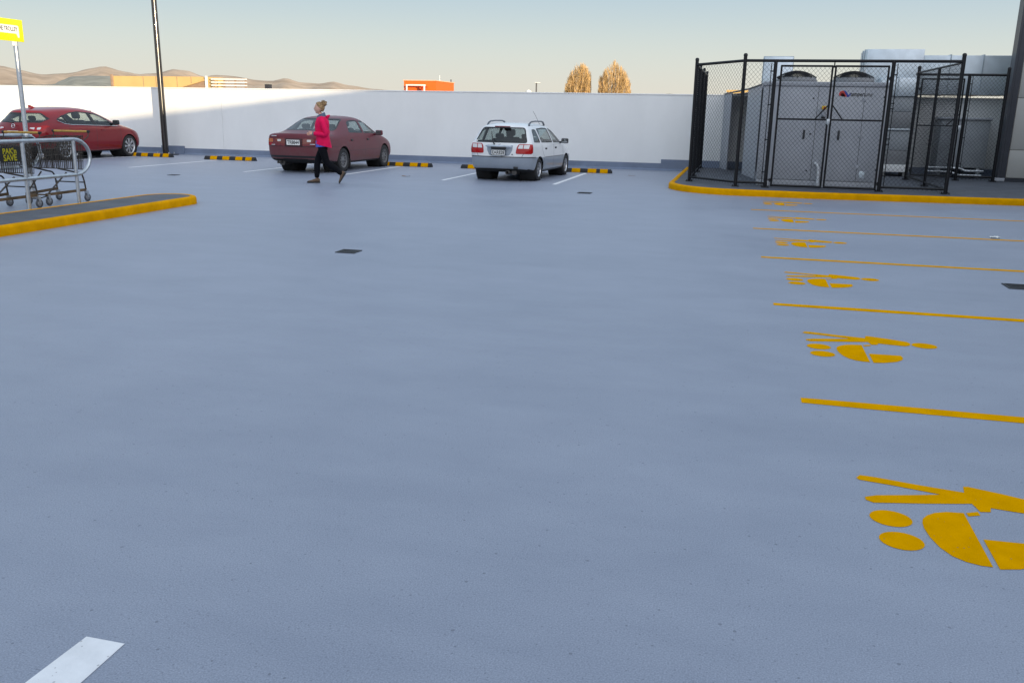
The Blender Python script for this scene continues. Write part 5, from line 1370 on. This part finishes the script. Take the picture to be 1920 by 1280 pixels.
def head(mb):
    bm = bmesh.new(); bmesh.ops.create_uvsphere(bm, u_segments=28, v_segments=20, radius=1)
    for v in bm.verts:
        x, y, z = v.co
        fx = .098; fy = .072; fz = .118
        # jaw narrows, back of skull is full
        t = max(0, -z); yy = y * fy * (1 - .30 * t * t - .10 * t); xx = x * fx * (1 - .10 * t) + (.018 * t if x > 0 else .035 * t)
        if x < 0 and z < -.3: xx *= .72
        zz = z * fz
        d = math.exp(-((y / .22) ** 2))
        if x > .3:
            xx += .020 * d * math.exp(-((z + .12) / .16) ** 2)           # nose
            xx += .010 * d * math.exp(-((z - .06) / .10) ** 2) * .4
            xx -= .010 * math.exp(-((z - .08) / .10) ** 2) * math.exp(-((abs(y) - .38) / .18) ** 2)   # eye sockets
            xx += .006 * math.exp(-((y / .35) ** 2)) * math.exp(-((z + .46) / .08) ** 2)              # lips
            xx -= .006 * math.exp(-((y / .35) ** 2)) * math.exp(-((z + .60) / .07) ** 2)
            xx += .012 * math.exp(-((y / .45) ** 2)) * math.exp(-((z + .82) / .14) ** 2)              # chin
        v.co = (xx + .035, yy, zz + 1.565)
    mb.bm(bm, 0, None, True)
    for sy in (-1, 1):
        mb.ball((.015, sy * .069, 1.555), (.020, .008, .030), 0, 8)      # ears
def hand(mb, w0, fwd, upv, side):
    """palm, four curled fingers and a thumb"""
    w0 = Vector(w0); f = Vector(fwd).normalized(); u = Vector(upv).normalized(); s = f.cross(u).normalized() * side
    mb.tube(smooth_path([w0 - f * .02, w0 + f * .03, w0 + f * .075], 3), [.022, .024, .026, .029, .030, .029, .026], 10)
    for k, (o, L) in enumerate(((.028, .060), (.010, .068), (-.009, .063), (-.026, .050))):
        b = w0 + f * .075 + u * o * .9
        mb.tube(smooth_path([b, b + f * L * .45 + s * .006, b + f * L * .70 + s * .026, b + f * L * .55 + s * .045], 3), [.0095] * 4 + [.009] * 3 + [.0085] * 2 + [.007], 7)
    b = w0 + f * .035 + u * .024
    mb.tube(smooth_path([b, b + f * .022 + u * .022 + s * .012, b + f * .050 + u * .022 + s * .028], 3), [.012, .012, .011, .011, .010, .009, .008], 7)
WR = {1: (.165, .155, 1.045), -1: (.17, -.14, 1.03)}; ELB = {1: (-.105, .225, 1.035), -1: (-.09, -.22, 1.03)}; SHO = {1: (-.02, .165, 1.325), -1: (-.02, -.165, 1.325)}
V_ = [(-.01, 0, .84), (-.01, 0, 1.0), (-.01, 0, 1.2), (-.015, 0, 1.345), (.005, 0, 1.42), (.022, 0, 1.49)]
E_ = [(0, 1), (1, 2), (2, 3), (3, 4), (4, 5)]; rad = [(.10, .13), (.09, .11), (.10, .13), (.07, .09), (.046, .046), (.045, .045)]
for sd in (1, -1):
    b = len(V_); V_ += [HIP[sd], KNEE[sd], ANK[sd], SHO[sd], ELB[sd], WR[sd]]
    E_ += [(0, b), (b, b + 1), (b + 1, b + 2), (3, b + 3), (b + 3, b + 4), (b + 4, b + 5)]
    rad += [(.078, .078), (.050, .050), (.034, .034), (.045, .045), (.036, .036), (.024, .024)]
def body_extra(mb):
    head(mb)
    hand(mb, WR[1], (1, -.15, -.10), (.1, .0, 1), -1)
    hand(mb, WR[-1], (1, .15, .0), (0, .0, 1), 1)
skin_object('body', V_, E_, rad, skinm, woman, 2, body_extra)
# face details
e = MB()
for sy in (-1, 1): e.ball((.116, sy * .030, 1.578), (.005, .013, .006), 0, 8)
e.build('eye', mat('eye_dark', (.05, .035, .03), .3), woman)
e = MB().ball((.136, 0, 1.508), (.005, .022, .005), 0, 8); e.build('lips', mat('lips', (.42, .13, .12), .5), woman)
# hair: swept back to a loose bun
def hair(mb):
    bm = bmesh.new(); bmesh.ops.create_uvsphere(bm, u_segments=36, v_segments=24, radius=1)
    dead = []
    for v in bm.verts:
        x, y, z = v.co
        line = -.22 + 1.0 * max(0, x + .12) + (.10 if x > .55 else 0)
        if z < line and x > -.22: dead.append(v); continue
        if z < -.62: dead.append(v); continue
        q = 1 + .035 * noise.noise(Vector((x * 3, y * 9, z * 9)))
        t = max(0, -z)
        v.co = ((x * .110 * q) * (1 - .25 * t) + .028, y * .084 * q * (1 - .2 * t), z * .127 * q + 1.572)
    bmesh.ops.delete(bm, geom=dead, context='VERTS')
    mb.bm(bm, 0, None, True)
    rnd = random.Random(5)
    C = Vector((-.062, 0, 1.658))
    bm = bmesh.new(); bmesh.ops.create_uvsphere(bm, u_segments=20, v_segments=14, radius=1)
    for v in bm.verts:
        q = 1 + .22 * noise.noise(v.co * 3.1 + Vector((3, 1, 2)))
        v.co = Vector((v.co.x * .060, v.co.y * .062, v.co.z * .056)) * q + C
    mb.bm(bm, 0, None, True)
    for k in range(46):
        a = rnd.uniform(0, 6.28); b = rnd.uniform(-.4, 1.3); d = Vector((math.cos(a) * math.cos(b), math.sin(a) * math.cos(b), math.sin(b)))
        p = C + d * .045; t2 = d.cross(Vector((rnd.uniform(-1, 1), rnd.uniform(-1, 1), rnd.uniform(-1, 1)))).normalized()
        mb.tube(smooth_path([p, p + d * .018 + t2 * .018, p + d * .020 + t2 * .045], 2), [.006, .006, .005, .004, .002], 5)
    for k in range(22):
        y = rnd.uniform(-.07, .07); x = rnd.uniform(-.1, .03)
        mb.tube([(x + .028, y, 1.572 + .125 * math.sqrt(max(.02, 1 - (x / .11) ** 2 - (y / .084) ** 2))), (-.04, y * .6, 1.68), (-.07, y * .3, 1.675)], [.004, .006, .004], 5)
h_ = MB(); hair(h_); h_.build('hair', hairm, woman)
# jacket
def ell_ring(fc, df, dl, z, hem=0.0, wob=.0, n=32, seed=0):
    r = []
    for k in range(n):
        a = 2 * math.pi * k / n; c, s_ = math.cos(a), math.sin(a)
        q = 1 + wob * noise.noise(Vector((c * 2.2, s_ * 2.2, z * 5 + seed)))
        sx = math.copysign(abs(c) ** .85, c); sy = math.copysign(abs(s_) ** .85, s_)
        r.append((fc + df * sx * q, dl * sy * q, z + hem * c))
    return r
jk = MB()
Rg = [(-.035, .165, .195, .795, .045, .05), (-.03, .160, .192, .84, .03, .06), (-.02, .148, .184, .93, .01, .06), (-.012, .142, .180, 1.02, 0, .06), (-.01, .146, .186, 1.12, 0, .05), (-.012, .148, .196, 1.22, 0, .05), (-.018, .138, .192, 1.29, 0, .03), (-.02, .118, .165, 1.345, 0, .02), (-.015, .092, .118, 1.385, 0, .02), (-.005, .078, .088, 1.41, .0, .02)]
loft(jk, [ell_ring(*[r[0], r[1], r[2], r[3]], hem=r[4], wob=r[5]) for r in Rg], 0, False)
for sd in (1, -1):
    S0, E0, W0 = Vector(SHO[sd]), Vector(ELB[sd]), Vector(WR[sd])
    path = smooth_path([S0 + Vector((.0, -sd * .05, .01)), S0 + Vector((-.005, sd * .012, -.02)), S0.lerp(E0, .5) + Vector((-.01, sd * .012, 0)), E0, E0.lerp(W0, .5), W0 - (W0 - E0) * .08], 4)
    n = len(path)
    jk.tube(path, [(.072 - .030 * i / n) * (1 + .09 * noise.noise(Vector((i * .9, sd * 3, 0)))) for i in range(n)], 14)
o = jk.build('jacket', pink, woman)
MB().tube(smooth_path([(-.105, .05, 1.375), (-.135, .0, 1.385), (-.105, -.05, 1.375)], 4), .035, 10).tube(smooth_path([(-.12, .06, 1.40), (-.165, .0, 1.415), (-.12, -.06, 1.40)], 4), .022, 8).build('hood', pink, o)
cl = MB(); loft(cl, [ell_ring(-.010, .098, .112, 1.378, .0), ell_ring(.0, .086, .094, 1.428, -.028), ell_ring(.0, .074, .080, 1.452, -.034), ell_ring(.0, .055, .06, 1.42, -.02)], 0, False)
cl.build('collar', navy, o)
cl = MB()
for sd in (1, -1):
    W0 = Vector(WR[sd]); d = (W0 - Vector(ELB[sd])).normalized(); cl.tube([W0 - d * .045, W0 + d * .008], [.038, .036], 14)
cl.build('cuff', mat('grey_cuff', (.12, .14, .17), .8), o)
sh_ = MB(); loft(sh_, [ell_ring(-.012, .150, .170, .775, -.012), ell_ring(-.012, .148, .172, .80, -.01), ell_ring(-.01, .14, .165, .90)], 0, False); sh_.build('shirt', shirt, woman)
# leggings
V_ = [(-.015, 0, .84)]; E_ = []; rad = [(.100, .095)]
for sd in (1, -1):
    b = len(V_); H, K, A_ = Vector(HIP[sd]), Vector(KNEE[sd]), Vector(ANK[sd])
    V_ += [H + Vector((0, 0, -.05)), H.lerp(K, .55), K, K.lerp(A_, .38), A_]; E_ += [(0, b), (b, b + 1), (b + 1, b + 2), (b + 2, b + 3), (b + 3, b + 4)]
    rad += [(.098, .094), (.090, .086), (.074, .070), (.074, .070), (.052, .050)]
skin_object('leggings', V_, E_, rad, blk2, woman, 2)
# shoes
def shoe(Mx):
    up_, so = MB(), MB()
    S = [(-.075, .026, .030, .085), (-.055, .038, .028, .105), (-.02, .038, .022, .110), (.03, .038, .018, .092), (.08, .043, .016, .070), (.125, .046, .016, .055), (.165, .038, .018, .045), (.185, .020, .022, .036)]
    rings = []
    for (x, w_, z0, z1) in S:
        rings.append([Mx @ Vector((x, w_ * math.cos(2 * math.pi * k / 14), (z0 + z1) / 2 + (z1 - z0) / 2 * math.sin(2 * math.pi * k / 14))) for k in range(14)])
    loft(up_, rings)
    outl = [(-.085, 0), (-.075, .030), (-.04, .040), (.03, .040), (.10, .048), (.15, .046), (.185, .028), (.198, 0), (.185, -.024), (.15, -.042), (.10, -.044), (.03, -.036), (-.04, -.036), (-.075, -.028)]
    so.prism(outl, 0, .028, 0, Mx)
    o = up_.build('shoe', brown, woman); so.build('sole', sole, o)
shoe(Matrix.Translation((.16, -.07, .0)) @ Matrix.Rotation(R(-2), 4, 'Y'))
shoe(Matrix.Translation((-.455, .085, .165)) @ Matrix.Rotation(R(57), 4, 'Y'))
# ------------------------------------------------------------------ shopping trolleys
wire = mat('weathered_trolley_wire', (.062, .052, .044), .55, .4, .35, 18); bar = mat('rusty_trolley_bar', (.135, .085, .042), .65, .3, .4, 9); hnd = mat('worn_yellow_handle', (.42, .25, .045), .5, 0, .25, 20)
cast = mat('grey_castor', (.07, .075, .085), .6, 0, .2, 20); hub = mat('castor_hub', (.25, .25, .26), .5, .3, .1, 20)
# local frame: +Y is the front of the trolley, X to its right
def make_trolley(label):
    t = thing('shopping_trolley', label, 'trolley', (0, 0, 0), 0, 'shopping trolleys in the bay')
    rear = lambda x, z: (x * (.235 + .04 * z), 0.0 - .04 * z, .50 + .52 * z)
    def P(u, y, z):      # u -1..1 across, y 0..1 to the front, z 0..1 up
        hw = (.255 + .03 * z) * (1 - y) + (.185 + .025 * z) * y
        zb = .50 * (1 - y) + .565 * y; zt = 1.01 * (1 - y) + .905 * y
        yy = (-.03 * z) * (1 - y) + (.80 + .07 * z) * y
        return Vector((u * hw, yy, zb + (zt - zb) * z))
    b = MB(); r = .0046
    for sd in (-1, 1):
        for k in range(27): b.tube([P(sd, k / 26, 0), P(sd, k / 26, 1)], r, 4, caps=False)
        for z in (.25, .5, .75): b.tube([P(sd, 0, z), P(sd, 1, z)], r * 1.2, 4, caps=False)
    for k in range(15):
        u = -1 + 2 * k / 14; b.tube([P(u, 0, 0), P(u, 1, 0), P(u, 1, 1)], r, 4, caps=False); b.tube([P(u, 0, 0), P(u, 0, 1)], r, 4, caps=False)
    for k in range(9): b.tube([P(-1, k / 8, 0), P(1, k / 8, 0)], r * 1.2, 4, caps=False)
    for z in (.25, .5, .75): b.tube([P(-1, 1, z), P(1, 1, z)], r * 1.2, 4, caps=False); b.tube([P(-1, 0, z), P(1, 0, z)], r * 1.2, 4, caps=False)
    b.build('basket', wire, t)
    b = MB(); b.tube([P(-1, 0, 1), P(-1, 1, 1), P(1, 1, 1), P(1, 0, 1)], .007, 8, closed=True); b.tube([P(-1, 0, 0), P(-1, 1, 0), P(1, 1, 0), P(1, 0, 0)], .007, 8, closed=True)
    b.build('basket_rim', wire, t)
    # fold-down child seat at the rear
    b = MB()
    for k in range(11): u = -.85 + 1.7 * k / 10; b.tube([P(u, .02, .98), P(u, .22, .62), P(u, .20, .45)], r, 4, caps=False)
    for q in ((.02, .98), (.12, .80), (.22, .62), (.20, .45)): b.tube([P(-.88, *q), P(.88, *q)], r * 1.4, 4, caps=False)
    b.build('child_seat', wire, t)
    # handle
    b = MB().tube([(-.30, -.13, 1.075), (.30, -.13, 1.075)], .017, 12); h_ = b.build('handle', hnd, t)
    for sd in (-1, 1):
        MB().tube([(sd * .30, -.13, 1.075), (sd * .335, -.13, 1.075)], .021, 12).build('end_cap', M['black_rubber'], h_)
        MB().tube(smooth_path([(sd * .315, -.13, 1.07), (sd * .315, -.11, 1.0), (sd * .30, -.05, .96), P(sd, .03, .8)], 3), .008, 8).build('handle_arm', wire, t)
    # chassis
    b = MB()
    for sd in (-1, 1):
        b.tube(smooth_path([P(sd, .62, 0) * 1.0, (sd * .235, .20, .475), (sd * .255, .06, .44), (sd * .258, .01, .34), (sd * .262, -.01, .19)], 4), .013, 8)
        b.tube([(sd * .225, .34, .47), (sd * .185, .72, .18)], .012, 8)
    b.tube([(-.258, .01, .30), (.258, .01, .30)], .010, 8)
    b.build('frame', wire, t)
    for sd in (-1, 1):
        A0 = Vector((sd * .262, -.02, .185)); B0 = Vector((sd * .175, .76, .165)); d = (B0 - A0).normalized(); n = Vector((-d.y, d.x, 0))
        b = MB(); L = (B0 - A0).length
        Mx = Matrix(((d.x, n.x, 0, A0.x), (d.y, n.y, 0, A0.y), (d.z, 0, 1, A0.z), (0, 0, 0, 1)))
        b.box((0, -.010, -.020), (L, .010, .020), 0, Mx); b.build('side_bar', bar, t)
    MB().tube([(-.175, .76, .165), (.175, .76, .165)], .012, 8).build('cross_bar', bar, t)
    MB().tube(smooth_path([(-.17, .72, .15), (-.12, .84, .12), (.12, .84, .12), (.17, .72, .15)], 4), .009, 8).build('bumper_bar', wire, t)
    for (x, y) in ((-.262, .0), (.262, .0), (-.178, .74), (.178, .74)):
        Mx = Matrix.Translation((x, y - .03, .064)) @ Matrix.Rotation(R(90), 4, 'Y')
        w_ = MB().lathe([(.045, -.014), (.058, -.015), (.063, -.009), (.063, .009), (.058, .015), (.045, .014)], 20, 0, Mx).build('castor_wheel', cast, t)
        MB().lathe([(0, -.016), (.02, -.016), (.045, -.010), (.045, .010), (.02, .016), (0, .016)], 16, 0, Mx).build('castor_hub', hub, w_)
        f = MB()
        for sx in (-1, 1): f.prism([(-.018, .0), (.018, .0), (.032, .10), (-.012, .10)], -.0025, .0025, 0, Matrix(((0, 0, 1, x + sx * .021), (1, 0, 0, y - .03), (0, 1, 0, .062), (0, 0, 0, 1))))
        f.box((x - .024, y - .045, .160), (x + .024, y + .005, .166)); f.tube([(x, y - .01, .165), (x, y - .01, .19)], .011, 8); f.build('castor_fork', M['galv'], w_)
    return t, P
tr1, P1 = make_trolley('nearer shopping trolley carrying a black and yellow advert plate on its side')
tr1.location = (-10.26, 10.88, 0); tr1.rotation_euler = (0, 0, R(180))
tr2 = copy_tree(tr1); tr2.location = (-10.29, 11.92, 0); tr2.rotation_euler = (0, 0, R(181.5))
tr2['label'] = 'farther shopping trolley, the one inside the rounded end of the guard rail'
# advert plate on the camera side of the nearer trolley (its own left)
pm = mat('advert_black', (.012, .012, .012), .5); py_ = mat('advert_yellow', (.40, .35, .0), .6)
Fm = Matrix(((0, 0, -1, -.276), (-1, 0, 0, .43), (0, 1, 0, .785), (0, 0, 0, 1)))
b = MB().prism(roundpoly([(-.185, -.105), (.185, -.105), (.185, .105), (-.185, .105)], .03, 3), 0, .004, 0, Fm); ad = b.build('advert_plate', pm, tr1)
tx = text_mb("PAK'n", .105, Fm @ Matrix.Translation((0, .046, .0055)), .0006, 'CENTER', .003, sx=.95); tx = text_mb('SAVE', .12, Fm @ Matrix.Translation((0, -.045, .0055)), .0006, 'CENTER', .003, 0, tx, .9)
tx.build('lettering', py_, ad)
